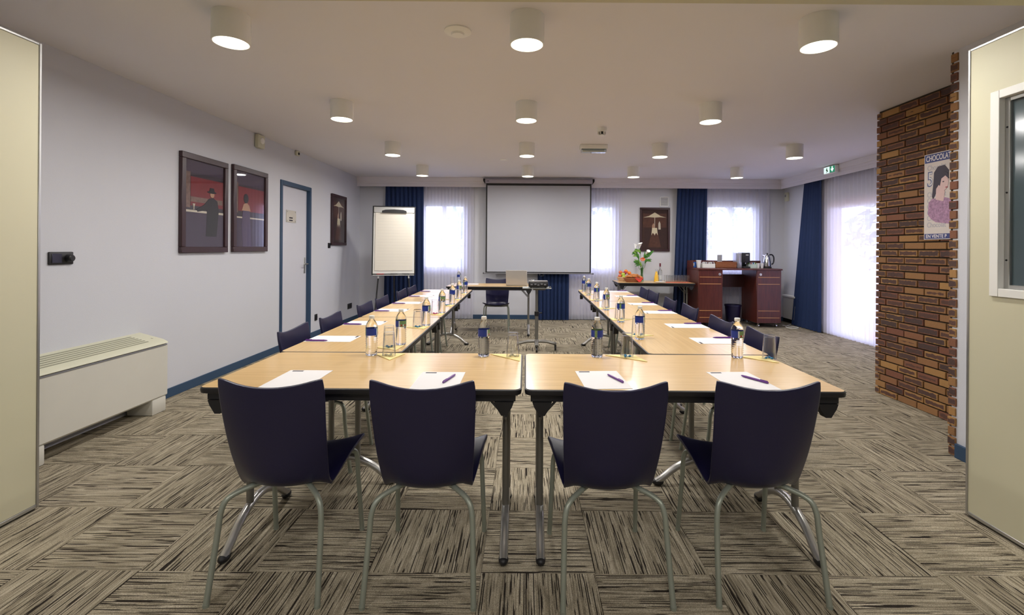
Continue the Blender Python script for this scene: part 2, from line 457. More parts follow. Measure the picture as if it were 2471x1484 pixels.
# bricks: one mesh per length, each brick its own object
BH, BL, BJ = .0545, .206, .0125
brick_meshes = {}
def brick(length, x, y, z, proud=0.0, depth=.014):
    key = (round(length, 3), depth)
    if key not in brick_meshes:
        bm = B(); box(bm, 0, -length / 2, 0, depth + .02, length / 2, BH, bev=.0025)
        me = mesh('brick', bm, 25); me.materials.append(M['brick']); brick_meshes[key] = me
    o = bpy.data.objects.new('brick', brick_meshes[key]); C.objects.link(o); o.parent = pier
    o.location = (x - proud, y, z)
nc = int(ZC / (BH + BJ)) + 1
for c in range(nc):
    z = .004 + c * (BH + BJ)
    if z + BH > ZC: continue
    y = BY1
    first = [.06, .16, .11][c % 3] if c % 3 != 1 else .06
    ln = [.055, .125][c % 2]
    while y > 3.72:
        brick(ln, BX, y - ln / 2, z, random.uniform(-.002, .003)); y -= ln + BJ; ln = BL
    # return bricks wrapping the near edge of the pier
    o_len = .058 if c % 2 else .052
    brick(o_len, 2.925, 3.238, z + .002, random.uniform(.008, .014), .03)
# the dividing wall's back face carries on behind the return bricks
bm = B(); box(bm, 2.93, BY0 - .022, 0, BX + .1, BY0, ZC)
struct('wall_brick_return', bm, 'mortar', 'mortar bed of the brick edge')

# adjoining room behind the camera
bm = B(); box(bm, XL, -3.2, 0, 4.0, -3.05, ZC); box(bm, 4.0, -3.2, 0, 4.15, 2.2, ZC)
struct('wall_near', bm, 'wall')
bm = B(); box(bm, XL, 1.74, 2.49, 4.2, 2.117, ZC)
struct('trim_1', bm, 'cream', 'lintel over the folding partition')
# skirtings
bm = B(); box(bm, XL, 4.0, 0, XL + .012, 6.31, .085, bev=.002); box(bm, XL, 7.215, 0, XL + .012, YB, .085, bev=.002)
struct('baseboard_left', bm, 'navy_trim')
bm = B(); box(bm, XL + .012, YB - .012, 0, XR, YB, .085, bev=.002)
struct('baseboard_back', bm, 'navy_trim')
bm = B(); box(bm, XR - .012, DY1, 0, XR, YB - .012, .085, bev=.002)
struct('baseboard_side', bm, 'black')
# pelmets
bm = B()
PZ = 2.577
prism(bm, [(9.18, PZ), (9.18, PZ + .055), (9.185, PZ + .06), (9.185, PZ + .10), (9.175, PZ + .105), (9.17, ZC), (9.20, ZC), (9.20, PZ)], XL, 4.935, 'x')
struct('trim_2', bm, 'pelmet', 'white stepped curtain pelmet along the back wall')
bm = B()
prism(bm, [(4.935, PZ), (4.935, PZ + .055), (4.94, PZ + .06), (4.94, PZ + .10), (4.93, PZ + .105), (4.925, ZC), (4.955, ZC), (4.955, PZ)], 4.7, 9.20, 'y')
struct('trim_3', bm, 'pelmet', 'white stepped curtain pelmet along the right wall')

# windows
def window(n, a, b_, z0, z1, along='x', pos=9.45, leaves=2):
    r = struct('window_%d' % n)
    def bx(bm, u0, u1, v0, v1, d0, d1, bev=.004):
        if along == 'x': box(bm, u0, pos + d0, v0, u1, pos + d1, v1, bev)
        else: box(bm, pos + d0, u0, v0, pos + d1, u1, v1, bev)
    bm = B()
    bx(bm, a, b_, z0, z0 + .06, -.035, .035); bx(bm, a, b_, z1 - .06, z1, -.035, .035)
    bx(bm, a, a + .06, z0 + .06, z1 - .06, -.035, .035); bx(bm, b_ - .06, b_, z0 + .06, z1 - .06, -.035, .035)
    obj('window_frame', bm, 'white', r)
    wd = (b_ - a) / leaves
    for k in range(leaves):
        if k:
            bm = B(); bx(bm, a + k * wd - .04, a + k * wd + .04, z0 + .06, z1 - .06, -.035, .035); obj('mullion', bm, 'white', r)
        lo = a + k * wd + (.06 if k == 0 else .04); hi = a + (k + 1) * wd - (.06 if k == leaves - 1 else .04)
        bm = B(); bx(bm, lo, hi, z0 + .06, z1 - .06, -.004, .004, 0); obj('pane', bm, 'pane', r)
    return r
for k, (a, b_, z0, z1) in enumerate(WIN): window(k + 1, a, b_, z0, z1)
window(4, DY0, DY1, .0, DZ, 'y', 5.2, 2)

# outside: ground and a few garden trees seen faintly through the voile
bm = B(); box(bm, -14, 9.75, -.4, 18, 26, -.3); box(bm, 5.5, -6, -.4, 18, 9.75, -.3)
struct('ground', bm, 'stone', 'pale garden ground outside the windows')
bm = B(); box(bm, 5.42, 4.2, -.299, 10.2, 9.6, -.26); struct('terrace_paving', bm, pm('terracotta_paving', (196, 140, 116), .9, var=.15), 'terracotta paving outside the glass door')
bm = B(); box(bm, 5.31, 3.4, 2.50, 9.4, 9.5, 2.60); struct('added_shade_canopy', bm, 'white', 'added white canopy that shades the glass door from the sky')  # unseen canopy, added to cut the sky light on the glass door
for yy in (4.3, 9.35):
    bm = B(); box(bm, 9.25, yy, -.26, 9.35, yy + .1, 2.50, bev=.005); struct('added_canopy_post', bm, 'white', 'post of the added shading canopy')  # unseen posts, added to carry the shading canopy
def tree(loc, h, r, label, n=260):
    t = thing('garden_tree', label, 'tree', loc, 0, 'garden trees outside the windows')
    bm = B(); tube(bm, [(0, 0, 0), (.05, .02, h * .4), (0, .05, h * .75)], [.09, .07, .04], 8); obj('trunk', bm, 'mahog_dark', t)
    bm = B()
    for k in range(n):
        u = Vector((random.gauss(0, 1), random.gauss(0, 1), random.gauss(0, 1))).normalized() * r * random.uniform(.45, 1)
        c = Vector((u.x, u.y, u.z * .9 + h * .8)); s = random.uniform(.06, .13)
        q = Matrix.Rotation(random.uniform(0, 6.28), 3, Vector((random.random(), random.random(), random.random() + .1)).normalized())
        vs = [bm.verts.new(c + q @ Vector(p) * s) for p in ((-1.6, 0, 0), (0, -.6, .1), (1.6, 0, 0), (0, .6, .1))]
        bm.faces.new(vs)
    obj('foliage', bm, 'green2', t); return t
tree((-1.3, 12.2, -.3), 2.6, 1.0, 'pale green garden tree outside the window beside the flip chart')
tree((1.9, 12.6, -.3), 2.7, 1.1, 'pale green garden tree outside the window right of the screen')
tree((5.3, 12.0, -.3), 2.5, 1.0, 'pale green garden tree outside the window above the drinks counter')
tree((8.2, 10.6, -.3), 2.6, 1.0, 'pale green garden tree outside the glass door')

# ------------------------------------------------------------------ door in the left wall
d = struct('door_1')
bm = B()
box(bm, XL - .12, 6.312, 0, XL + .015, 6.365, 2.29, bev=.003); box(bm, XL - .12, 7.16, 0, XL + .015, 7.213, 2.29, bev=.003); box(bm, XL - .12, 6.365, 2.235, XL + .015, 7.16, 2.29, bev=.003)
obj('door_frame', bm, 'navy_trim', d)
bm = B(); box(bm, XL - .075, 6.368, .006, XL - .035, 7.157, 2.232, bev=.002)
leaf = obj('door_leaf', bm, pm('door_white_paint', (206, 206, 214), .4, var=.02), d)
bm = B(); box(bm, XL - .035, 7.075, 1.0, XL - .029, 7.115, 1.235, bev=.002); tube(bm, [(XL - .03, 7.095, 1.14), (XL + .015, 7.095, 1.14), (XL + .022, 7.08, 1.14), (XL + .022, 6.98, 1.138)], .008, 8, 4)
obj('door_handle', bm, 'alu', leaf)
for zz in (.25, 1.15, 2.0):
    bm = B(); tube(bm, [(XL - .02, 6.37, zz - .05), (XL - .02, 6.37, zz + .05)], .008, 8); obj('hinge', bm, 'navy_trim', leaf)
ds = thing('door_sign', 'small frosted plate with dark text fixed on the white door', 'sign', (XL - .034, 6.68, 1.82))
bm = B(); box(bm, 0, -.14, -.085, .006, .14, .085, bev=.002); obj('plate', bm, pm('frosted_plate', (196, 190, 180), .3), ds)
bm = B(); box(bm, .006, -.06, -.03, .0075, .035, -.012); obj('text_line', bm, 'ink', ds)
bm = B(); box(bm, .006, -.06, -.065, .0075, .035, -.048); obj('text_line', bm, 'ink', ds)
for yy in (-.115, .115):
    for zz in (-.065, .065):
        bm = B(); lathe(bm, [(0, .004), (.009, .004), (.011, 0), (0, 0)], 10); obj('screw_cap', bm, 'alu', ds, (.006, yy, zz), (0, PI / 2, 0))

# ------------------------------------------------------------------ folding partition panels
def panel(name, label, x, side):
    p = thing(name, label, 'partition', (x, 0, 0))
    s = side                       # -1: stands on the left (body runs to -x), +1 on the right
    def bx(bm, a, b_, y0, y1, z0, z1, bev=.002): box(bm, min(s * a, s * b_), y0, z0, max(s * a, s * b_), y1, z1, bev)
    bm = B()
    if s < 0: bx(bm, 0, .075, 1.72, 2.49, .03, 2.44)
    else:
        bx(bm, 0, .075, 1.72, 1.80, .03, 2.44, 0); bx(bm, 0, .075, 2.355, 2.49, .03, 2.44, 0); bx(bm, 0, .075, 1.80, 2.355, .03, 1.19, 0); bx(bm, 0, .075, 1.80, 2.355, 2.163, 2.44, 0)
    obj('panel_board', bm, 'cream', p)
    bm = B(); bx(bm, -.004, .079, 2.49, 2.503, .012, 2.452); bx(bm, .012, .063, 2.503, 2.515, .012, 2.452); obj('edge_profile', bm, 'alu', p)
    bm = B(); bx(bm, -.004, .079, 1.72, 2.49, .012, .03); obj('bottom_rail', bm, 'alu', p)
    bm = B(); bx(bm, .012, .063, 1.72, 2.50, 0, .012); obj('floor_seal', bm, 'black', p)
    bm = B(); bx(bm, -.004, .079, 1.72, 2.49, 2.44, 2.452); obj('top_rail', bm, 'alu', p)
    if s > 0:
        bm = B(); 
        bx(bm, -.012, .087, 2.33, 2.375, 1.17, 2.185); bx(bm, -.012, .087, 1.78, 2.33, 1.17, 1.21); bx(bm, -.012, .087, 1.78, 2.33, 2.145, 2.185)
        wf = obj('window_frame', bm, 'white', p)
        bm = B(); bx(bm, .018, .045, 2.305, 2.33, 1.21, 2.145); bx(bm, .018, .045, 1.80, 2.305, 1.21, 1.23); bx(bm, .018, .045, 1.80, 2.305, 2.125, 2.145); obj('glazing_bead', bm, 'alu', wf)
        for zz in (1.35, 1.68, 2.0):
            bm = B(); lathe(bm, [(0, .003), (.004, .003), (.005, 0), (0, 0)], 8); obj('screw', bm, 'black', wf, (.018, 2.318, zz), (0, -PI / 2, 0))
        bm = B(); bx(bm, .030, .036, 1.80, 2.305, 1.23, 2.125, 0); obj('pane', bm, pm('tinted_glazing', (64, 78, 82), .12, spec=.6), p)
    return p
panel('folding_partition', 'tall cream folding partition panel standing at the left edge', -2.56, -1)
panel('folding_partition', 'tall cream partition panel with a white framed window, right edge', 2.332, 1)

# ------------------------------------------------------------------ ceiling downlights
def make_lamp():
    t = thing('ceiling_downlight', 'x', 'ceiling light', (0, 0, ZC), 0, 'white cylinder ceiling lights')
    bm = B(); lathe(bm, [(.0, 0), (.102, 0), (.1025, -.16), (.100, -.17), (.094, -.17), (.093, -.155), (.0, -.155)], 40); obj('housing', bm, 'lamp_white', t)
    bm = B(); lathe(bm, [(0, -.1545), (.0925, -.1545), (.0925, -.160), (.06, -.163), (0, -.164)], 32); obj('diffuser', bm, 'lamp_glow', t)
    return t
rows = [(2.80, (-1.745, 0, 1.72)), (4.46, (-1.735, 0, 1.73)), (6.17, (-1.735, .01, 1.74, 3.49)), (7.90, (-1.725, .03, 1.79, 3.51))]
row_words = ['nearest row', 'second row from the camera', 'third row from the camera', 'row closest to the screen']
pos3 = ['left', 'middle', 'right']; pos4 = ['far left', 'second from left', 'third from left', 'far right']
lp = make_lamp(); first = True
def lamp_light(x, y, power=LAMP_W):
    l = bpy.data.lights.new('downlight_lamp', 'AREA'); l.shape = 'DISK'; l.size = .17; l.energy = power; l.color = (1.0, .97, .945)
    o = bpy.data.objects.new('downlight_lamp', l); C.objects.link(o); o.location = (x, y, ZC - .172)
for r, (y, xs) in enumerate(rows):
    for k, x in enumerate(xs):
        lab = 'lit white cylinder ceiling light, %s of the %s' % ((pos3 if len(xs) == 3 else pos4)[k], row_words[r])
        if first: lp.location = (x, y, ZC); lp['label'] = lab; first = False
        else: dup(lp, (x, y, ZC), 0, lab)
        lamp_light(x, y)
for k, (x, y) in enumerate(((-1.75, -.2), (0, -.2), (1.75, -.2), (0, -2.0))):
    dup(lp, (x, y, ZC), 0, 'lit ceiling light of the adjoining room, %s' % ['left before the lintel', 'middle before the lintel', 'right before the lintel', 'at the back'][k])
    lamp_light(x, y)

# ceiling fittings
t = thing('smoke_detector', 'flush round white detector disc between the nearest ceiling lights', 'smoke detector', (-.436, 2.99, ZC))
bm = B(); lathe(bm, [(0, 0), (.085, 0), (.085, -.008), (.07, -.016), (.05, -.018), (0, -.018)], 28); obj('base', bm, 'lamp_white', t)
bm = B(); lathe(bm, [(0, -.018), (.042, -.018), (.038, -.03), (0, -.032)], 24); obj('cover', bm, 'lamp_white', t)
t = thing('smoke_detector', 'domed smoke detector with dark grille near the emergency light', 'smoke detector', (.853, 5.36, ZC))
bm = B(); lathe(bm, [(0, 0), (.055, 0), (.056, -.03), (.05, -.045), (0, -.045)], 24); obj('base', bm, 'lamp_white', t)
bm = B(); lathe(bm, [(0, -.045), (.028, -.045), (.028, -.078), (0, -.078)], 16); obj('sensor_grille', bm, 'black', t)
for k in range(6):
    a = k * PI / 3
    bm = B(); box(bm, .030, -.005, -.075, .046, .005, -.045, .001); obj('cage_rib', bm, 'white', t, rot=(0, 0, a))
bm = B(); lathe(bm, [(0, -.078), (.034, -.078), (.03, -.088), (0, -.09)], 16); obj('cap', bm, 'white', t)
t = thing('emergency_light', 'box-shaped emergency light with clear lens on the ceiling', 'emergency light', (.887, 6.25, ZC))
bm = B(); box(bm, -.18, -.06, -.055, .18, .06, 0, bev=.006); obj('housing', bm, 'lamp_white', t)
bm = B(); box(bm, -.165, -.05, -.10, .165, .05, -.055, bev=.008); obj('lens', bm, thin_glass('clear_lens', (225, 230, 230)), t)
bm = B(); tube(bm, [(-.14, 0, -.075), (.14, 0, -.075)], .009, 8); obj('tube_lamp', bm, 'white', t)
bm = B(); lathe(bm, [(0, 0), (.06, 0), (.06, -.006), (0, -.01)], 24); tag(obj('ceiling_cover_plate', bm, 'lamp_white', None, (-.348, 7.3, ZC)), 'faint round white cover plate on the ceiling before the screen', 'cover plate')
# exit sign on the right pelmet
t = thing('exit_sign', 'green and white exit sign with a downward arrow on the pelmet', 'exit sign', (4.925, 7.62, 2.705))
bm = B(); box(bm, -.055, -.15, -.075, .004, .15, .045, bev=.006); obj('housing', bm, 'lamp_white', t)
bm = B(); box(bm, -.0575, -.005, -.065, -.055, .135, .035); obj('man_panel', bm, emis('sign_white', (210, 235, 230), .9), t)
bm = B(); box(bm, -.0575, -.135, -.065, -.055, -.015, .035); gp = obj('arrow_panel', bm, emis('sign_green', (40, 140, 105), .6), t)
bm = B(); prism(bm, [(-.087, .03), (-.063, .03), (-.063, -.005), (-.035, -.005), (-.075, -.055), (-.115, -.005), (-.087, -.005)], -.0585, -.0575, 'x'); obj('arrow', bm, emis('sign_arrow', (235, 255, 245), 1.0), t)
bm = B(); prism(bm, [(.05, .02), (.07, .02), (.07, .0), (.085, -.01), (.06, -.03), (.075, -.055), (.06, -.055), (.048, -.03), (.03, -.05), (.03, -.03), (.045, -.01)], -.0585, -.0575, 'x'); obj('running_figure', bm, 'green', t)
# wall sensors and sockets
t = thing('motion_sensor', 'white box sensor high on the left wall above the pictures', 'sensor', (XL, 5.78, 2.67))
bm = B(); box(bm, 0, -.075, -.08, .05, .075, .08, bev=.012, seg=2); obj('housing', bm, 'fancream', t)
bm = B(); ellipsoid(bm, (.05, .01, .01), .022, .04, .04, 14, 8); obj('lens', bm, 'lamp_white', t)
t = thing('motion_sensor', 'small round white sensor on the left wall above the door', 'sensor', (XL, 6.75, 2.722))
bm = B(); box(bm, 0, -.045, -.035, .035, .045, .035, bev=.012, seg=2); obj('housing', bm, 'fancream', t)
bm = B(); ellipsoid(bm, (.036, 0, -.005), .014, .02, .02, 10, 6); obj('lens', bm, 'black', t)
t = thing('motion_sensor', 'white corner sensor on the right wall beyond the drinks counter', 'sensor', (XR, 9.22, 2.43))
bm = B(); box(bm, -.05, -.045, -.085, 0, .045, .085, bev=.012, seg=2); obj('housing', bm, 'fancream', t)
bm = B(); ellipsoid(bm, (-.05, 0, .02), .012, .025, .025, 10, 6); obj('lens', bm, 'grey', t)
t = thing('switch_panel', 'black wall control panel with round knob beside left partition', 'switch', (XL, 3.333, 1.30))
bm = B(); box(bm, 0, -.088, -.045, .014, .088, .045, bev=.006, seg=2); obj('plate', bm, 'black', t)
bm = B(); box(bm, .014, -.072, -.032, .018, -.002, .032, bev=.002); obj('rocker', bm, pm('dark_rocker', (40, 38, 58), .4), t)
bm = B(); lathe(bm, [(0, 0), (.026, 0), (.024, .03), (.018, .036), (0, .036)], 20); obj('knob', bm, 'black', t, (.014, .045, 0), (0, PI / 2, 0))
def socket(label, loc, w_, h_, face='x'):
    t = thing('wall_socket', label, 'socket', loc)
    bm = B()
    if face == 'x': box(bm, 0, -w_ / 2, -h_ / 2, .012, w_ / 2, h_ / 2, bev=.004)
    else: box(bm, -w_ / 2, -.012, -h_ / 2, w_ / 2, 0, h_ / 2, bev=.004)
    obj('plate', bm, 'black', t)
    n = 2 if w_ > .15 else 1
    for k in range(n):
        off = (k - (n - 1) / 2) * w_ / 2
        bm = B(); lathe(bm, [(0, .001), (.022, .001), (.022, .004), (.03, .005), (.03, 0)], 16)
        if face == 'x': obj('socket_well', bm, 'black_metal', t, (.012, off, 0), (0, PI / 2, 0))
        else: obj('socket_well', bm, 'black_metal', t, (off, -.012, 0), (PI / 2, 0, 0))
    return t
socket('black wall socket just right of the blue framed door', (XL, 7.41, .295), .085, .1)
socket('wide black double socket low on the left wall near the corner', (XL, 8.83, .30), .2, .1)
socket('black socket low on the back wall under the flip chart', (-2.9, YB, .32), .09, .09, 'y')
socket('small black switch below the narrow picture near the corner', (XL, 7.89, 1.42), .09, .085)
# vent grille
t = thing('vent_grille', 'small white square vent grille above the parasol picture', 'vent', (2.725, YB, 2.335))
bm = B(); box(bm, -.085, -.012, -.095, .085, 0, .095, bev=.003); obj('frame', bm, 'lamp_white', t)
for k in range(7):
    z = -.07 + k * .0233
    bm = B(); box(bm, -.07, -.018, z - .006, .07, -.012, z + .006, bev=.001); obj('slat', bm, 'grey', t)

# ------------------------------------------------------------------ framed pictures
def picture(name, label, loc, rz, w_, h_, fw, art):
    """local: hangs in the x-z plane facing -y, back on y=0"""
    t = thing(name, label, 'picture', loc, rz)
    bm = B()
    for a in ((-w_ / 2, -h_ / 2, w_ / 2, -h_ / 2 + fw), (-w_ / 2, h_ / 2 - fw, w_ / 2, h_ / 2), (-w_ / 2, -h_ / 2 + fw, -w_ / 2 + fw, h_ / 2 - fw), (w_ / 2 - fw, -h_ / 2 + fw, w_ / 2, h_ / 2 - fw)):
        box(bm, a[0], -.035, a[1], a[2], 0, a[3], bev=.004)
    obj('frame', bm, 'dark_frame', t)
    iw, ih = w_ / 2 - fw, h_ / 2 - fw
    bm = B(); box(bm, -iw, -.012, -ih, iw, -.006, ih); cv = obj('print', bm, art['ground'], t)
    for k, (nm, poly, m) in enumerate(art['shapes']):
        bm = B(); prism(bm, [(u * iw, v * ih) for u, v in poly], -.0125 - .0006 * k, -.012, 'y'); obj(nm, bm, m, cv)
    bm = B(); box(bm, -iw, -.024, -ih, iw, -.021, ih); obj('glass', bm, 'pic_glass', t)
    return t
dusk = pm('print_dusk', (62, 54, 66), .7, var=.25, vscale=6); crimson = pm('print_crimson', (132, 48, 54), .7, var=.2, vscale=8)
plum = pm('print_plum', (74, 62, 82), .7, var=.2); soot = pm('print_soot', (34, 30, 38), .7, var=.2); bottlec = pm('print_bottles', (128, 104, 96), .7, var=.5, vscale=40)
skin = pm('print_skin', (190, 150, 124), .7, var=.1); pale = pm('print_pale', (214, 204, 186), .7, var=.1); gown = pm('print_gown', (86, 72, 104), .7, var=.15)
brown = pm('print_brown', (62, 38, 34), .7, var=.35, vscale=12); umber = pm('print_umber', (92, 58, 46), .7, var=.4, vscale=18); ivory = pm('print_ivory', (226, 214, 182), .7, var=.06)
def ell(cx, cz, rx, rz, n=14): return [(cx + rx * math.cos(2 * PI * k / n), cz + rz * math.sin(2 * PI * k / n)) for k in range(n)]
art1 = dict(ground=dusk, shapes=[
    ('upper_band', [(-1, .72), (1, .72), (1, 1), (-1, 1)], plum),
    ('red_wall', [(-.7, -.05), (1, -.05), (1, .62), (-.7, .62)], crimson),
    ('column', [(-1, -.1), (-.72, -.1), (-.72, .72), (-1, .72)], bottlec),
    ('shelf', [(-.7, .04), (.95, .04), (.95, .16), (-.7, .16)], bottlec),
    ('bar_top', [(-1, -.2), (1, -.2), (1, -.15), (-1, -.15)], pale),
    ('bar_front', [(-1, -1), (1, -1), (1, -.2), (-1, -.2)], plum),
    ('coat', [(.05, -.75), (.62, -.75), (.74, -.1), (.66, .12), (.42, .2), (.2, .16), (-.05, .0), (-.42, -.12), (-.38, -.18), (.1, -.12)], soot),
    ('head', ell(.38, .27, .11, .075), skin),
    ('hat_brim', ell(.36, .325, .24, .03), soot),
    ('hat_crown', [(.22, .33), (.5, .33), (.46, .43), (.26, .43)], soot),
    ('goblet', [(-.62, .0), (-.5, .0), (-.545, -.08), (-.545, -.14), (-.575, -.14), (-.575, -.08)], pale)])
art2 = dict(ground=dusk, shapes=[
    ('upper_band', [(-1, .66), (1, .66), (1, 1), (-1, 1)], plum),
    ('red_wall', [(-.8, -.05), (1, -.05), (1, .6), (-.8, .6)], crimson),
    ('column', [(-1, -.1), (-.82, -.1), (-.82, .7), (-1, .7)], bottlec),
    ('bar_front', [(-1, -1), (1, -1), (1, -.24), (-1, -.24)], plum),
    ('bar_top', [(-1, -.24), (1, -.24), (1, -.2), (-1, -.2)], pale),
    ('gown', [(-.5, -1), (.1, -1), (-.02, -.3), (-.05, -.02), (-.5, -.02), (-.6, -.4)], gown),
    ('shoulders', [(-.58, -.03), (.0, -.03), (-.08, .12), (-.26, .19), (-.46, .14)], skin),
    ('hair', ell(-.3, .3, .16, .13), soot)])
art3 = dict(ground=brown, shapes=[
    ('arcade', [(-.9, .1), (.9, .1), (.9, .8), (-.9, .8)], umber),
    ('floor_glow', [(-.5, -.9), (.5, -.9), (.25, -.2), (-.25, -.2)], umber),
    ('parasol_pole', [(-.02, -.3), (.02, -.3), (.02, .7), (-.02, .7)], pale),
    ('parasol', [(-.9, .6), (-.45, .68), (0, .86), (.45, .68), (.9, .6), (.4, .62), (0, .6), (-.4, .62)], ivory),
    ('figure', [(-.22, -.1), (.02, -.1), (.0, .2), (-.1, .32), (-.2, .2)], skin),
    ('waiter', [(.28, .0), (.46, .0), (.44, .3), (.36, .42), (.28, .3)], pale),
    ('tablecloth', [(-.26, -.3), (-.14, -.16), (.0, -.28), (.12, -.16), (.24, -.3), (.18, .08), (-.2, .08)], ivory)])
# left wall faces +x: rotate local -y to +x
picture('framed_picture', 'large dark framed picture of a hatted figure at a bar', (XL, 4.815, 1.81), PI / 2, .70, .965, .058, art1)
picture('framed_picture', 'dark framed picture of a woman in a gown, beside the door', (XL, 5.61, 1.82), PI / 2, .70, .975, .058, art2)
picture('framed_picture', 'narrow-looking dark framed parasol picture on the left wall past the door', (XL, 8.265, 1.86), PI / 2, .64, .87, .05, art3)
picture('framed_picture', 'dark framed picture of a white parasol behind the flower vase', (2.54, YB, 1.785), 0, .59, .86, .04, art3)
# advertising poster on the brick face
t = thing('wall_poster', 'cream and blue vintage style chocolate advert on the brick wall', 'poster', (BX - .006, 3.89, 1.857), -PI / 2)
# local frame: x runs towards the camera side, faces -y
pw, ph = .225, .365
bm = B(); box(bm, -pw, -.004, -ph, pw, .004, ph); pb = obj('board', bm, pm('poster_cream', (214, 204, 196), .5, var=.04), t)
pblue = pm('poster_blue', (52, 64, 122), .5); plet = pm('poster_white', (226, 220, 220), .5); pgrey = pm('poster_faint', (178, 176, 186), .6); pline = pm('poster_line', (86, 96, 140), .5)
bm = B(); box(bm, -pw + .006, -.0048, ph - .075, pw - .006, -.004, ph - .006); obj('title_band', bm, pblue, t)
bm = B(); box(bm, -pw + .006, -.0048, -ph + .006, pw - .006, -.004, -ph + .048); obj('foot_band', bm, pblue, t)
def lettering(s, x, z, size, mat, par, yy=-.0052, bold=0, sx=1.0):
    me = text_mesh(s, size, .0003, 'LEFT', bold); me.materials.append(mat)
    o = bpy.data.objects.new('lettering', me); C.objects.link(o); o.parent = par; o.location = (x, yy, z); o.rotation_euler = (PI / 2, 0, 0); o.scale = (sx, 1, 1); return o
lettering('CHOCOLAT', -pw + .018, ph - .062, .066, plet, t, bold=.0012, sx=.66)
lettering('EN VENTE P', -pw + .02, -ph + .014, .040, plet, t, bold=.0008, sx=.95)
for zz in (.225, -.005, -.055, -.105, -.155, -.205, -.262): lettering('Chocolat', -pw + .03, zz, .062, pgrey, t, -.0046, sx=.8)
lettering('5', -pw + .028, .09, .175, pline, t, -.0050, bold=.004, sx=.72)
lettering('5', -pw + .034, .094, .165, M['paper'], t, -.0053, bold=-.002, sx=.72)
lettering('c', -pw + .112, .195, .06, pline, t, -.0050)
lettering('t', -pw + .114, .15, .035, pline, t, -.0050)
def pshape(nm, poly, m, k):
    bm = B(); prism(bm, [(u * .92 - .062, v) for u, v in poly], -.0052 - .0004 * k, -.004, 'y'); obj(nm, bm, m, t)
phair = pm('poster_hair', (46, 36, 52), .5); pskin = pm('poster_skin', (222, 190, 186), .5, var=.08, vscale=30)
pdress = pm('poster_dress', (170, 130, 160), .5, var=.7, vscale=60)
pshape('hair', [(-.09, -.0), (-.075, .12), (-.07, .2), (-.03, .245), (.04, .25), (.085, .2), (.08, .14), (.0, .1), (-.05, .02), (-.08, -.03)], phair, 1)
pshape('dress', [(-.135, -.15), (-.125, -.05), (-.09, -.02), (-.03, -.02), (.05, -.02), (.12, -.04), (.15, -.16), (.1, -.24), (-.05, -.22), (-.1, -.19)], pdress, 2)
pshape('neck', [(-.05, -.03), (.03, -.05), (.045, .03), (-.01, .1), (-.045, .06)], pskin, 3)
pshape('face', ell(.035, .105, .045, .065, 16), pskin, 4)
pshape('fringe', [(-.03, .1), (-.02, .17), (.03, .2), (.075, .18), (.085, .13), (.05, .16), (.01, .14), (-.005, .08)], phair, 5)
pshape('lips', ell(.062, .063, .012, .005, 8), pm('poster_lips', (170, 70, 80), .5), 6)
pshape('eye', ell(.03, .112, .010, .005, 8), phair, 6)

# ------------------------------------------------------------------ fan coil unit on the left wall
t = thing('fan_coil_unit', 'long white fan coil heater against the left wall', 'heater', (XL, 3.44, 0))
y0, y1 = -.585, .585
bm = B(); prism(bm, [(.0, .125), (.225, .125), (.24, .14), (.24, .555), (.225, .565), (.0, .565)], y0, y1, 'y'); obj('casing', bm, 'fanwhite', t)
bm = B(); prism(bm, [(.0, .565), (.225, .565), (.243, .572), (.238, .583), (.20, .603), (.0, .655)], y0 - .003, y1 + .003, 'y'); tp = obj('top_cover', bm, 'fancream', t)
for k in range(6):
    u = .045 + k * .028; zz = .603 + (.655 - .603) * (1 - u / .20) 
    bm = B(); box(bm, -.0065, y0 + .14, -.0015, .0065, y1 - .14, .0015, mat=Matrix.Translation((u, 0, zz + .0005)) @ Matrix.Rotation(math.atan2(.052, .2), 4, 'Y')); obj('grille_slot', bm, pm('slot_shadow_%d' % k, (150, 150, 130), .7), tp)
bm = B(); box(bm, .2405, y0 + .01, .557, .2445, y1 - .01, .566); obj('shadow_gap', bm, 'grey', t)
bm = B(); box(bm, -.012, -.0015, 0, .012, .0015, .001); obj('badge', bm, 'black', tp, (.15, y1 - .055, .618), (0, .25, PI / 2))
for yy in (y0 + .003, y1 - .153):
    bm = B(); box(bm, .02, yy, 0, .235, yy + .15, .13, bev=.012, seg=2); obj('foot', bm, 'fanwhite', t)
# convector on the right wall
t = thing('wall_convector', 'low white convector on the right wall behind the navy curtain', 'heater', (XR, 9.0, 0))
bm = B(); box(bm, -.1, -.22, .09, -.02, .2, .50, bev=.008); obj('casing', bm, 'fanwhite', t)
bm = B(); box(bm, -.12, -.225, .50, -.01, .205, .54, bev=.008); obj('top_cover', bm, 'white', t)
bm = B(); box(bm, -.03, -.15, .2, -.0, .15, .4); obj('bracket', bm, 'grey', t)
bm = B(); tube(bm, [(4.75, 8.75, .008), (4.9, 8.55, .008), (4.83, 8.42, .008), (4.7, 8.5, .008), (4.78, 8.68, .008), (4.95, 8.85, .008)], .007, 8, 8)
tag(obj('power_cable', bm, 'white'), 'white power cable coiled on the carpet behind the counter', 'cable')

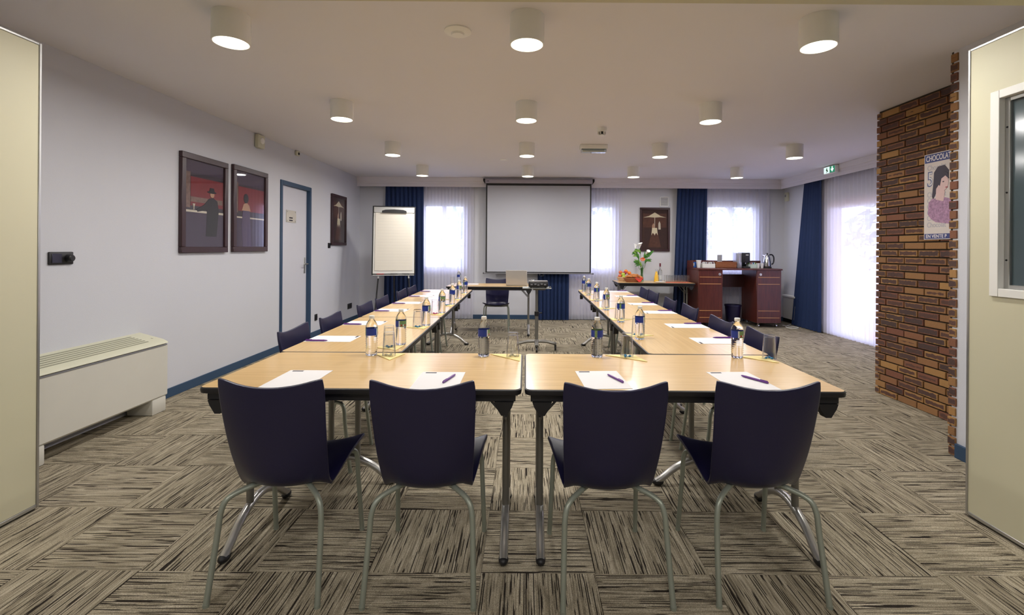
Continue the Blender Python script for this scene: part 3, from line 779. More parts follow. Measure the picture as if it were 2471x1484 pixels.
# ------------------------------------------------------------------ curtains
def curtain(name, label, cat, p0, p1, z0, z1, pleats, amp, mat, q0=None, q1=None, th=.004, seed=0, group=None, off=0):
    """p0,p1: top ends; q0,q1: bottom ends in plan"""
    q0 = q0 or p0; q1 = q1 or p1
    rnd = random.Random(seed); n = pleats * 8; rowsn = 7
    p0, p1, q0, q1 = map(Vector, ((*p0, 0), (*p1, 0), (*q0, 0), (*q1, 0)))
    dirv = (p1 - p0).normalized(); nr = Vector((-dirv.y, dirv.x, 0))
    ph = [rnd.uniform(.6, 1.25) for _ in range(pleats + 2)]; sh = [rnd.uniform(-.3, .3) for _ in range(pleats + 2)]
    bm = B(); g = []
    for r in range(rowsn):
        v = r / (rowsn - 1); row = []
        for k in range(n + 1):
            u = k / n; i = u * pleats; j = int(i)
            a = ph[j] * (1 - (i - j)) + ph[j + 1] * (i - j); s_ = sh[j] * (1 - (i - j)) + sh[j + 1] * (i - j)
            top = p0.lerp(p1, u); bot = q0.lerp(q1, u); b_ = top.lerp(bot, v)
            am = amp * a * (.7 + .45 * v)
            o = b_ + nr * (am * math.sin(2 * PI * i + s_ * v * 2)) + dirv * (am * .35 * math.sin(4 * PI * i + s_))
            row.append(bm.verts.new((o.x, o.y, z1 + (z0 - z1) * v)))
        g.append(row)
    for r in range(rowsn - 1):
        for k in range(n): bm.faces.new((g[r][k], g[r][k + 1], g[r + 1][k + 1], g[r + 1][k]))
    t = thing(name, label, cat, (0, 0, 0), 0, group)
    o = obj('cloth', bm, mat, t, sharp=180)
    if th:
        md = o.modifiers.new('thickness', 'SOLIDIFY'); md.thickness = th
    bm = B(); a, b_ = p0, p1
    tube(bm, [(a.x, a.y, z1 - .003), (b_.x, b_.y, z1 - .003)], .006, 6); obj('heading_tape', bm, mat, t)
    return t
NV, SH = 'navy full-length curtains', 'white voile curtains'
curtain('navy_curtain', 'navy blue full-length curtain behind the flip chart', 'curtain', (-2.73, 9.235), (-1.99, 9.235), .01, 2.70, 9, .026, 'navy', q0=(-2.75, 9.235), q1=(-1.97, 9.235), seed=1, group=NV)
curtain('navy_curtain', 'navy blue curtain hanging behind and below the projection screen', 'curtain', (.24, 9.235), (.85, 9.235), .01, 2.70, 8, .026, 'navy', seed=2, group=NV)
curtain('navy_curtain', 'navy blue curtain between the parasol picture and the drinks counter', 'curtain', (2.95, 9.235), (3.53, 9.235), .01, 2.70, 8, .026, 'navy', q0=(2.87, 9.235), q1=(3.50, 9.235), seed=3, group=NV)
curtain('navy_curtain', 'navy blue curtain on the right wall beside the glass door', 'curtain', (4.995, 8.50), (4.995, 8.02), .01, 2.70, 7, .024, 'navy', q0=(4.985, 8.86), q1=(4.985, 8.0), seed=4, group=NV)
curtain('voile_curtain', 'white voile over the window between flip chart and screen', 'curtain', (-2.15, 9.30), (-1.02, 9.30), .012, 2.70, 17, .014, 'sheer', th=0, seed=5, group=SH)
curtain('voile_curtain', 'white voile over the window right of the projection screen', 'curtain', (.60, 9.30), (1.88, 9.30), .012, 2.70, 19, .014, 'sheer', th=0, seed=6, group=SH)
curtain('voile_curtain', 'white voile over the window behind the drinks counter', 'curtain', (3.35, 9.30), (4.78, 9.30), .012, 2.70, 20, .014, 'sheer', th=0, seed=7, group=SH)
curtain('voile_curtain', 'white voile over the glass door beside the brick wall', 'curtain', (5.045, 8.15), (5.045, 5.5), .012, 2.70, 30, .016, 'sheer', th=0, seed=8, group=SH)

# ------------------------------------------------------------------ projection screen
t = thing('projection_screen', 'large pull-down white projection screen with black border', 'projection screen', (.247, 9.115, 0))
bm = B(); box(bm, -1.03, -.045, 2.64, 1.03, .045, 2.715, bev=.01, seg=2); cs = obj('case', bm, pm('screen_case', (168, 162, 172), .45), t)
for s in (-1, 1):
    bm = B(); prism(bm, [(s * 1.03, 2.725), (s * 1.065, 2.725), (s * 1.065, 2.68), (s * 1.035, 2.635), (s * 1.03, 2.635)], -.05, .05, 'y'); obj('end_cap', bm, 'black', cs)
bm = B(); box(bm, -1.0, -.047, 2.675, -.95, -.045, 2.685); obj('logo', bm, 'ink', cs)
bm = B(); box(bm, -.985, -.006, .945, .985, -.004, 2.60); obj('white_cloth', bm, 'screen', t)
bm = B()
for a in ((-1.012, .925, -.985, 2.645), (.985, .925, 1.012, 2.645), (-.985, .925, .985, .945), (-.985, 2.60, .985, 2.645)): box(bm, a[0], -.0065, a[1], a[2], -.004, a[3])
obj('black_border', bm, 'black', t)
bm = B(); tube(bm, [(-1.045, -.005, .915), (1.045, -.005, .915)], .011, 10); bb = obj('bottom_bar', bm, 'grey', t)
for s in (-1, 1):
    bm = B(); tube(bm, [(s * 1.045, -.005, .915), (s * 1.06, -.005, .915)], .015, 10); obj('bar_cap', bm, 'black', bb)
bm = B(); tube(bm, [(.05, -.005, .905), (.02, -.005, .885), (.05, -.005, .868), (.09, -.005, .868), (.11, -.005, .885), (.08, -.005, .905)], .005, 6, 4); obj('pull_ring', bm, 'black', bb)

# ------------------------------------------------------------------ flip chart
t = thing('flip_chart', 'flip chart easel with lined white pad and black clamp', 'flip chart', (-2.275, 8.2, 0), math.radians(13))
tilt = Matrix.Translation((0, 0, .92)) @ Matrix.Rotation(math.radians(-8), 4, 'X')
def tb(name, a, mat, par, bev=.004, seg=1):
    bm = B(); box(bm, *a, bev=bev, seg=seg, mat=tilt); return obj(name, bm, mat, par)
tb('board', (-.352, -.012, .02, .352, .012, 1.20), 'white', t)
bm = B()
for a in ((-.365, -.018, 0, -.345, .018, 1.21), (.345, -.018, 0, .365, .018, 1.21), (-.345, -.018, 0, .345, .018, .02), (-.345, -.018, 1.19, .345, .018, 1.21)): box(bm, *a, bev=.005, mat=tilt)
obj('edge_frame', bm, 'black', t)
tb('top_rail', (-.345, -.03, 1.09, .345, -.012, 1.19), 'alu', t)
bm = B()
prism(bm, [(-.21, 1.085), (.21, 1.085), (.205, 1.12), (.15, 1.138), (0, 1.146), (-.15, 1.138), (-.205, 1.12)], -.05, -.03, 'y')
bmesh.ops.transform(bm, matrix=tilt, verts=bm.verts); obj('clamp_bar', bm, 'black', t)
pad = tb('paper_pad', (-.315, -.022, .075, .315, -.0125, 1.10), pm('flip_paper', (226, 220, 206), .8, var=.02), t, .001)
for k in range(17):
    tb('ruled_line', (-.29, -.0227, .15 + k * .052, .29, -.022, .1514 + k * .052), pm('rule_grey', (196, 190, 180), .8) if k == 0 else bpy.data.materials['rule_grey'], pad, 0)
tb('pen_tray', (-.345, -.05, -.015, .345, .0, .002), 'alu', t)
for s, a in ((-.25, 'x'), (.25, 'y')):
    bm = B(); tube(bm, [(s, .0, .93), (s * 1.28, -.12, .02)], .012, 8); lg = obj('leg', bm, 'black', t)
    bm = B(); tube(bm, [(s, .0, .93), (s * 1.02, -.01, .86)], .017, 8); obj('collar', bm, 'alu', lg)
    bm = B(); lathe(bm, [(0, 0), (.018, 0), (.016, .03), (0, .03)], 10); obj('rubber_foot', bm, 'black', lg, (s * 1.28, -.12, 0))
bm = B(); tube(bm, [(0, .04, 1.0), (0, .62, .02)], .012, 8); lg = obj('leg', bm, 'black', t)
bm = B(); lathe(bm, [(0, 0), (.018, 0), (.016, .03), (0, .03)], 10); obj('rubber_foot', bm, 'black', lg, (0, .62, 0))
for k, (px, m) in enumerate(((-.28, 'red_label'), (-.05, 'black'), (.14, 'black'))):
    bm = B(); tube(bm, [(px, -.035, .0145), (px + .12, -.035, .0145)], .007, 8); bmesh.ops.transform(bm, matrix=tilt, verts=bm.verts)
    wm = t.matrix_basis
    bmesh.ops.transform(bm, matrix=Matrix.Translation((-2.275, 8.2, 0)) @ Matrix.Rotation(math.radians(13), 4, 'Z'), verts=bm.verts)
    tag(obj('marker_pen', bm, m), ['red marker pen on the flip chart tray', 'black marker pen mid flip chart tray', 'black marker pen towards the right end of the flip chart tray'][k], 'pen', 'marker pens on the flip chart tray')

# ------------------------------------------------------------------ tables
TH = .79
def make_table(Lx, Wy):
    t = thing('folding_table', 'x', 'table', (0, 0, 0), 0, 'beech folding tables')
    hx, hy = Lx / 2, Wy / 2
    def rr(x, y, r, n=5):
        out = []
        for cx, cy, a0 in ((x - r, y - r, 0), (-x + r, y - r, 90), (-x + r, -y + r, 180), (x - r, -y + r, 270)):
            for k in range(n + 1):
                a = math.radians(a0 + 90 * k / n); out.append((cx + r * math.cos(a), cy + r * math.sin(a)))
        return out
    bm = B(); prism(bm, rr(hx - .006, hy - .006, .028), TH - .024, TH, 'z'); obj('table_top', bm, 'wood', t)
    bm = B()
    lev = [(0, TH - .0005), (.0055, TH - .004), (.0065, TH - .013), (.004, TH - .024), (-.006, TH - .028)]
    rings = [[bm.verts.new((x, y, z)) for x, y in rr(hx - .006 + o, hy - .006 + o, .028 + o)] for o, z in lev]
    n = len(rings[0])
    for a, b_ in zip(rings, rings[1:]):
        for k in range(n): bm.faces.new((a[k], a[(k + 1) % n], b_[(k + 1) % n], b_[k]))
    bm.faces.new(rings[-1])
    obj('edge_band', bm, 'black', t)
    bm = B()
    for a in ((-hx + .026, -hy + .03, hx - .026, -hy + .055), (-hx + .026, hy - .055, hx - .026, hy - .03)): box(bm, a[0], a[1], TH - .06, a[2], a[3], TH - .028, bev=.002)
    for s in (-1, 1): box(bm, s * (hx - .026) - .02 * (s > 0), -hy + .055, TH - .06, s * (hx - .026) + .02 * (s < 0), hy - .055, TH - .028, bev=.002)
    obj('underframe', bm, 'black', t)
    for s in (-1, 1):
        lx = s * (hx - .075)
        for q in (-1, 1):
            bm = B(); prism(bm, [(lx - .042, TH - .06), (lx + .042, TH - .06), (lx + .034, TH - .082), (lx + .012, TH - .118), (lx - .012, TH - .118), (lx - .034, TH - .082)], q * (hy - .062), q * (hy - .022), 'y'); obj('corner_bracket', bm, 'black', t)
        bm = B(); tube(bm, [(lx, -hy + .06, TH - .075), (lx, hy - .06, TH - .075)], .012, 8); obj('cross_bar', bm, 'silver', t)
        bm = B(); tube(bm, [(lx, -.282, .022), (lx, -.245, .045), (lx, -.17, .105), (lx, -.08, .148), (lx, 0, .16), (lx, .08, .148), (lx, .17, .105), (lx, .245, .045), (lx, .282, .022)], .0195, 10, 3); ft = obj('arched_foot', bm, pm('foot_alu', (190, 188, 184), .28, .75) if 'foot_alu' not in bpy.data.materials else bpy.data.materials['foot_alu'], t)
        for q in (-1, 1):
            bm = B(); ellipsoid(bm, (lx, q * .272, .020), .0225, .036, .020, 12, 8); obj('rubber_cap', bm, 'black', ft)
            bm = B(); tube(bm, [(lx, q * .078, .145), (lx, q * .078, TH - .06)], .0165, 12); obj('leg_post', bm, 'silver', t)
        bm = B(); tube(bm, [(lx, .12, TH - .20), (lx - s * .12, .12, TH - .065)], .006, 8); obj('strut', bm, 'silver', t)
        bm = B(); tube(bm, [(lx, -.12, TH - .20), (lx - s * .12, -.12, TH - .065)], .006, 8); obj('strut', bm, 'silver', t)
        bm = B(); tube(bm, [(lx, -.13, TH - .20), (lx, .13, TH - .20)], .007, 8); obj('lock_bar', bm, 'silver', t)
    return t
TL, TW = 1.381, .70
tab = make_table(TL, TW)
tab['label'] = 'beech folding table at the front left of the U, two chairs before it'
tab.location = (-.703, 2.365, 0)
dup(tab, (.6915, 2.365, 0), 0, 'beech folding table at the front right of the U, two chairs before it')
rowlab = ['nearest the camera', 'in the middle', 'furthest from the camera']
ta = math.radians(.75)
for k in range(3):
    yc = 2.722 + .691 + k * 1.385
    fx = (yc - 2.72) * math.tan(ta)
    dup(tab, (-1.058 - fx, yc, 0), PI / 2 + ta, 'beech folding table in the left row of the U, %s' % rowlab[k])
    dup(tab, (1.062 + fx, yc, 0), PI / 2 - ta, 'beech folding table in the right row of the U, %s' % rowlab[k])
dup(tab, (-.56, 7.80, 0), 0, 'beech presenter table with laptop in front of the projection screen')
dup(tab, (2.365, 8.83, 0), math.radians(-1.5), 'beech side table carrying fruit baskets, flowers and juice')

# ------------------------------------------------------------------ chairs
def make_chair():
    t = thing('stacking_chair', 'x', 'chair', (0, 0, 0), 0, 'navy plastic stacking chairs')
    #   v : centre (y,z), side (y,z), half width
    rows_ = [((-.248, .838), (-.212, .872), .212), ((-.242, .80), (-.205, .82), .212), ((-.230, .72), (-.19, .735), .208), ((-.215, .62), (-.168, .635), .203),
             ((-.203, .54), (-.143, .545), .198), ((-.194, .470), (-.116, .478), .191), ((-.174, .420), (-.094, .430), .187), ((-.122, .398), (-.070, .407), .188),
             ((-.045, .400), (-.030, .413), .195), ((.03, .406), (.03, .430), .203), ((.105, .420), (.10, .449), .211), ((.17, .434), (.162, .464), .218), ((.215, .438), (.212, .474), .224), ((.238, .430), (.234, .474), .225)]
    bm = B(); nu = 14; g = []
    for (c, s, w_) in rows_:
        r = []
        for k in range(nu + 1):
            u = -1 + 2 * k / nu; f = abs(u) ** 2.0
            e_ = max(0.0, (abs(u) - .68) / .32); w_ = w_ * (.982 if not g and abs(u) > .99 else 1); dr = (.006 if not g and abs(u) > .99 else 0) + .024 * e_ * e_ * {5: .35, 6: .8, 7: 1.0, 8: .7, 9: .3}.get(len(g), 0)
            r.append(bm.verts.new((u * w_, c[0] * (1 - f) + s[0] * f, c[1] * (1 - f) + s[1] * f - dr)))
        g.append(r)
    for i in range(len(g) - 1):
        for k in range(nu): bm.faces.new((g[i][k], g[i][k + 1], g[i + 1][k + 1], g[i + 1][k]))
    o = obj('seat_shell', bm, 'shell', t, sharp=180)
    md = o.modifiers.new('thickness', 'SOLIDIFY'); md.thickness = .014; md.offset = 0
    md = o.modifiers.new('edges', 'BEVEL'); md.width = .003; md.segments = 2; md.limit_method = 'ANGLE'; md.angle_limit = math.radians(50)
    md = o.modifiers.new('smooth', 'SUBSURF'); md.levels = 1; md.render_levels = 1
    for s in (-1, 1):
        bm = B(); tube(bm, [(s * .06, -.06, .398), (s * .12, -.125, .396), (s * .178, -.186, .380), (s * .199, -.207, .335), (s * .205, -.222, .24), (s * .2145, -.27, .006)], .0112, 10, 5); lg = obj('leg', bm, 'chair_leg', t)
        bm = B(); lathe(bm, [(0, 0), (.0122, 0), (.0122, .012), (0, .012)], 10); obj('foot_cap', bm, 'chair_leg', lg, (s * .2145, -.27, 0))
        bm = B(); tube(bm, [(s * .06, .06, .398), (s * .13, .115, .408), (s * .184, .17, .418), (s * .2, .195, .385), (s * .204, .205, .28), (s * .212, .24, .006)], .0112, 10, 5); lg = obj('leg', bm, 'chair_leg', t)
        bm = B(); lathe(bm, [(0, 0), (.0122, 0), (.0122, .012), (0, .012)], 10); obj('foot_cap', bm, 'chair_leg', lg, (s * .212, .24, 0))
    bm = B()
    for yy in (-.06, .06): tube(bm, [(-.065, yy, .397), (.065, yy, .397)], .0095, 8)
    for xx in (-.06, .06): tube(bm, [(xx, -.06, .397), (xx, .06, .397)], .0095, 8)
    obj('underseat_frame', bm, 'chair_leg', t)
    return t
chair = make_chair(); chair.location = (-1.008, 2.10, 0); chair['label'] = 'navy plastic chair at the front of the U, far left of four'
dup(chair, (-.405, 2.095, 0), 0, 'navy plastic chair at the front of the U, second from left')
dup(chair, (.352, 2.09, 0), math.radians(3.2), 'navy plastic chair at the front of the U, third from left')
dup(chair, (.978, 2.115, 0), 0, 'navy plastic chair at the front of the U, far right of four')
for k, (yc, xc) in enumerate(((3.135, -1.52), (3.735, -1.522), (4.53, -1.525), (5.10, -1.535), (5.97, -1.55), (6.53, -1.555))):
    dup(chair, (xc + .205, yc, 0), -PI / 2 + math.radians(random.uniform(-1, 1)), 'navy plastic chair along the left wall side, %s from the camera' % ORD[k])
for k, (yc, xc) in enumerate(((3.09, 1.535), (3.67, 1.512), (4.49, 1.556), (5.14, 1.568), (5.98, 1.618), (6.53, 1.64))):
    dup(chair, (xc - .205, yc, 0), PI / 2 + math.radians(random.uniform(-1, 1)), 'navy plastic chair along the brick wall side, %s from the camera' % ORD[k])
dup(chair, (-.49, 8.20, 0), PI, 'navy plastic chair facing the room behind the presenter table')

# ------------------------------------------------------------------ paper, pens
pmesh = None
def paper(label, x, y, rz, logo=(-.062, .13), pen=None, penlab=None, z=TH, ext=(.1025, .1485)):
    t = thing('paper_sheet', label, 'paper', (x, y, z + .0006), rz, 'white letterhead sheets')
    bm = B(); box(bm, -ext[0], -ext[1], 0, ext[0], ext[1], .0008); obj('sheet', bm, 'paper', t)
    bm = B(); box(bm, logo[0] - .026, logo[1] - .007, .0008, logo[0] + .026, logo[1] + .007, .0012); obj('letterhead_logo', bm, 'ink', t)
    if pen:
        px, py, pa = pen
        c, s = math.cos(rz), math.sin(rz)
        mk_pen(penlab, x + px * c - py * s, y + px * s + py * c, rz + pa, z + .0016)
pen_proto = []
def mk_pen(label, x, y, a, z):
    if not pen_proto:
        t = thing('ball_pen', label, 'pen', (x, y, z), a, 'purple ball pens')
        bm = B(); tube(bm, [(-.07, 0, .0055), (-.062, 0, .0055), (.045, 0, .0055), (.062, 0, .0055), (.07, 0, .0055)], [.0042, .0052, .0054, .0040, .0014], 8); obj('barrel', bm, 'pen', t)
        bm = B(); box(bm, -.068, -.0016, .010, -.03, .0016, .0125, bev=.0005); obj('clip', bm, 'pen', t)
        pen_proto.append(t); return t
    return dup(pen_proto[0], (x, y, z), a, label)
FP = [(-1.034, 2.160, 0, None, 'far left'), (-.388, 2.145, 0, (.045, .02, PI / 2 - .25), 'second from left'), (.357, 2.183, .05, (.06, .0, PI / 2 + .3), 'third from left'), (.998, 2.183, .04, (.06, .0, PI / 2 + .45), 'far right')]
for x, y, rz, pn, wd in FP:
    paper('white letterhead sheet before the front chair, %s' % wd, x, y, rz, (-.06, .132), pn, 'purple pen on the front sheet, %s' % wd)
for k, (yc) in enumerate((3.11, 3.765, 4.55, 5.17, 5.92, 6.60)):
    xo = -1.255 - (yc - 3) * .012
    paper('white letterhead sheet on the left table row, %s from the camera' % ORD[k], xo, yc, -PI / 2, (-.075, .13), (.088, -.07, PI / 2), 'purple pen on the left table row, %s from the camera' % ORD[k])
for k, (yc) in enumerate((3.13, 3.74, 4.54, 5.21, 6.05, 6.72)):
    xo = 1.262 + (yc - 3) * .012
    paper('white letterhead sheet on the right table row, %s from the camera' % ORD[k], xo, yc, PI / 2, (-.075, .13), (.088, -.08, PI / 2), 'purple pen on the right table row, %s from the camera' % ORD[k])
paper('white sheet lying at the left end of the presenter table', -.93, 7.95, PI / 2)

# ------------------------------------------------------------------ bottles, glasses, napkins, sweets
def make_bottle():
    t = thing('water_bottle', 'x', 'bottle', (0, 0, 0), 0, 'half-litre water bottles on the meeting tables')
    pr = [(0, .004), (.018, .004), (.026, .0), (.030, .004), (.0315, .012)]
    z = .018
    for k in range(7): pr += [(.0318, z), (.0302, z + .006), (.0318, z + .012)]; z += .0125
    pr += [(.0322, .112), (.0322, .160), (.0312, .166), (.027, .178), (.019, .192), (.0135, .200), (.0125, .204), (.0125, .209), (0, .209)]
    bm = B(); lathe(bm, pr, 28); obj('body', bm, 'water', t)
    bm = B()
    def mf(k, i):
        a = k / 28
        if a < .30: return 0
        if a < .34: return 2
        if a < .60: return 1
        if a < .64: return 2
        if a < .90: return 0
        return 1
    lathe(bm, [(.0326, .114), (.0328, .114), (.0328, .152), (.0326, .152)], 28, mfn=mf); lb = obj('label', bm, ['blue_label', 'green_label', 'white_label'], t)
    for k in range(4):
        bm = B(); a = math.radians(125 + k * 21); box(bm, -.004, -.0006, -.005, .004, .0006, .005); obj('label_print', bm, 'red_label' if k % 2 else 'white_label', lb, (.0331 * math.cos(a), .0331 * math.sin(a), .124), (0, 0, a + PI / 2))
    bm = B(); lathe(bm, [(0, .205), (.0145, .205), (.015, .207), (.015, .219), (.0142, .221), (0, .221)], 20); obj('cap', bm, 'white', t)
    return t
bt = make_bottle()
BOT = [((-.855, 2.647), 'water bottle at the left end of the front tables'), ((-.228, 2.64), 'water bottle left of the seam between the front tables'),
       ((.402, 2.64), 'water bottle right of the seam between the front tables'), ((1.186, 2.65), 'water bottle at the right end of the front tables')]
Lb = [(-.768, 2.94), (-.763, 3.67), (-.768, 4.39), (-.775, 5.05), (-.785, 5.64), (-.80, 6.33)]
Rb = [(.768, 3.17), (.79, 3.91), (.80, 4.67), (.823, 5.45), (.825, 6.16), (.835, 6.72)]
for k, p in enumerate(Lb): BOT.append((p, 'water bottle on the left table row, %s from the camera' % ORD[k]))
for k, p in enumerate(Rb): BOT.append((p, 'water bottle on the right table row, %s from the camera' % ORD[k]))
BOT.append(((-1.12, 8.0), 'water bottle at the left end of the presenter table'))
rots = [3.9, 3.3, 4.6, 2.4, 2.5, 3.3, 2.2, 3.9, 2.7, 4.4, 3.2, 4.6, 2.2, 4.9, 4.0, 3.0, 3.5]
for k, (p, lab) in enumerate(BOT):
    if k == 0: bt.location = (*p, TH); bt.rotation_euler = (0, 0, rots[0]); bt['label'] = lab
    else: dup(bt, (*p, TH), rots[k], lab)

def make_glass():
    t = thing('tumbler', 'x', 'glass', (0, 0, 0), 0, 'upturned tumblers on yellow napkins')
    bm = B(); lathe(bm, [(.0355, 0), (.0365, .001), (.029, .128), (.0275, .132), (0, .132), ], 28)
    lathe(bm, [(.0355, 0), (.0345, .002), (.0270, .112), (.025, .117), (0, .118)], 28)
    bmesh.ops.remove_doubles(bm, verts=bm.verts, dist=.00005)
    obj('glass_body', bm, 'tumbler', t); return t
gt = make_glass(); gfirst = [True]
napz = .004
def napkin(label, poly, z=TH):
    bm = B(); prism(bm, poly, z + .0004, z + napz, 'z')
    bmesh.ops.bevel(bm, geom=[e for e in bm.edges if abs(e.verts[0].co.z - e.verts[1].co.z) < 1e-6], offset=.0014, segments=1, affect='EDGES')
    cx = sum(p[0] for p in poly) / 3; cy = sum(p[1] for p in poly) / 3
    bmesh.ops.translate(bm, vec=(-cx, -cy, -z), verts=bm.verts)
    tag(obj('folded_napkin', bm, 'napkin', None, (cx, cy, z)), label, 'napkin', 'yellow triangle-folded napkins')
cand = {}
def candy(label, x, y, a, col, grp, z=TH + napz):
    if col not in cand:
        t = thing('wrapped_sweet', label, 'sweet', (x, y, z), a, grp)
        bm = B(); ellipsoid(bm, (0, 0, .006), .009, .006, .006, 10, 6); obj('wrapper', bm, col, t)
        for s in (-1, 1):
            bm = B(); prism(bm, [(s * .008, .001), (s * .018, .007), (s * .019, -.006)], .004, .0055, 'z'); obj('twist', bm, col, t)
        cand[col] = t
    else: dup(cand[col], (x, y, z), a, label, grp)
def setting(where, gx, gy, poly, col):
    napkin('yellow folded napkin %s' % where, poly)
    lab = 'upturned clear tumbler %s' % where
    if gfirst[0]: gt.location = (gx, gy, TH + napz + .0003); gt['label'] = lab; gfirst[0] = False
    else: dup(gt, (gx, gy, TH + napz + .0003), 0, lab)
    nm = {'teal': 'teal', 'magenta': 'magenta', 'clear_foil': 'silver'}[col]
    for k in range(3):
        a = k * 2.1 + gx * 7
        candy('%s wrapped sweet under the tumbler %s' % (nm, where), gx + .016 * math.cos(a), gy + .016 * math.sin(a), a + .6, col, 'sweets under the tumbler %s' % where)
setting('left of the front seam', -.066, 2.625, [(-.195, 2.683), (-.022, 2.678), (-.026, 2.522)], 'clear_foil')
setting('at the left front corner', -.748, 2.615, [(-.845, 2.672), (-.675, 2.682), (-.72, 2.525)], 'clear_foil')
setting('right of the front seam', .566, 2.63, [(.452, 2.682), (.622, 2.678), (.655, 2.528)], 'teal')
setting('at the right front corner', 1.345, 2.61, [(1.205, 2.665), (1.352, 2.68), (1.358, 2.515)] if False else [(1.20, 2.668), (1.34, 2.68), (1.352, 2.52)], 'teal')
for k, (bx_, by_) in enumerate(Lb):
    col = ['teal', 'teal', 'magenta', 'teal', 'teal', 'teal'][k]
    gx, gy = (bx_ - .045, by_ - .10)
    setting('on the left row, %s from the camera' % ORD[k], gx, gy, [(gx - .10, gy + .01), (gx + .06, gy - .09 + .02), (gx + .075, gy + .065)], col)
for k, (bx_, by_) in enumerate(Rb):
    col = 'teal'
    gx, gy = (bx_ + .012, by_ + .14)
    setting('on the right row, %s from the camera' % ORD[k], gx, gy, [(gx + .12, gy + .0), (gx - .06, gy - .07), (gx - .07, gy + .07)], col)
dup(gt, (-1.2, 7.85, TH + .0005), 0, 'clear tumbler standing at the far left corner of the presenter table')

# ------------------------------------------------------------------ laptop, projector and its stand
t = thing('laptop', 'open silver laptop on the presenter table seen from behind', 'laptop', (-.135, 7.66, TH + .001), math.radians(-4))
bm = B(); box(bm, -.17, -.05, 0, .17, .18, .016, bev=.005); obj('base', bm, 'alu', t)
bm = B(); box(bm, -.17, -.008, 0, .17, 0, .245, bev=.004, mat=Matrix.Translation((0, -.045, .014)) @ Matrix.Rotation(math.radians(12), 4, 'X')); sc_ = obj('screen_lid', bm, pm('laptop_lid', (186, 182, 178), .45, .3), t)
bm = B(); lathe(bm, [(0, .001), (.014, .001), (.015, 0)], 14); obj('emblem', bm, 'grey', sc_, (0, -.074, .125), (PI / 2 + math.radians(12), 0, 0))
t = thing('projector_stand', 'wheeled grey projector stand with arched base in front of the presenter table', 'stand', (.159, 6.5, 0))
bm = B(); tube(bm, [(0, 0, .10), (0, 0, .52)], .024, 14); obj('column', bm, 'silver', t)
bm = B(); tube(bm, [(0, 0, .50), (0, 0, .85)], .019, 14); obj('inner_column', bm, 'silver', t)
bm = B(); lathe(bm, [(0, .47), (.030, .47), (.030, .53), (0, .53)], 14); tube(bm, [(.03, 0, .51), (.055, 0, .51)], .006, 8); ellipsoid(bm, (.062, 0, .512), .014, .012, .012, 10, 6); obj('clamp_knob', bm, 'black', t)
bm = B(); box(bm, -.195, -.12, .85, .195, .12, .864, bev=.004); obj('top_plate', bm, pm('pale_plate', (176, 180, 178), .4), t)
bm = B(); box(bm, -.05, -.03, .825, .12, .03, .85, bev=.004); obj('plate_bracket', bm, 'silver', t)
for a in (0, PI / 2, PI, 3 * PI / 2):
    dx, dy = math.cos(a), math.sin(a); r = .27 if abs(dx) > .5 else .15
    bm = B(); tube(bm, [(dx * .02, dy * .02, .125), (dx * r * .5, dy * r * .5, .120), (dx * r, dy * r, .085)], .025, 10, 5, flat=.8); lg = obj('base_leg', bm, 'silver', t)
    bm = B(); tube(bm, [(dx * r * .96 - .011, dy * r * .96, .03), (dx * r * .96 + .011, dy * r * .96, .03)], .030, 16); box(bm, dx * r * .96 - .014, dy * r * .96 - .012, .035, dx * r * .96 + .014, dy * r * .96 + .012, .078, bev=.003); obj('caster', bm, 'black', lg)
bm = B(); box(bm, -.028, -.03, .085, .028, .03, .15, bev=.008); obj('hub', bm, 'silver', t)
t = thing('projector', 'compact black and silver projector on the wheeled stand', 'projector', (.176, 6.44, .8645))
bm = B(); box(bm, -.132, -.09, .012, .132, .11, .078, bev=.014, seg=3); obj('body', bm, 'black', t)
bm = B(); box(bm, -.128, -.086, .078, .128, .106, .092, bev=.007, seg=2); obj('top_cover', bm, pm('projector_top', (120, 118, 120), .35, .3), t)
bm = B(); lathe(bm, [(0, .014), (.026, .012), (.03, 0), (0, 0)], 20); obj('zoom_ring', bm, 'steel', t, (-.075, -.02, .092))
for k, (px, pz) in enumerate(((-.09, .045), (-.04, .05), (.0, .04), (.045, .052), (.09, .045))):
    bm = B(); box(bm, px - .014, -.0915, pz - .008, px + .014, -.089, pz + .008, bev=.0015); obj('port', bm, 'grey', t)
for px in (-.1, .1):
    bm = B(); lathe(bm, [(0, 0), (.012, 0), (.01, .014), (0, .014)], 10); obj('foot', bm, 'black', t, (px, -.06, -.001))
bm = B(); lathe(bm, [(0, 0), (.012, 0), (.01, .014), (0, .014)], 10); obj('foot', bm, 'black', t, (0, .08, -.001))
bm = B(); box(bm, .325, 6.40, .8645, .352, 6.52, .878, bev=.004); tag(obj('remote_control', bm, 'black'), 'small dark remote control at the edge of the projector plate', 'remote')

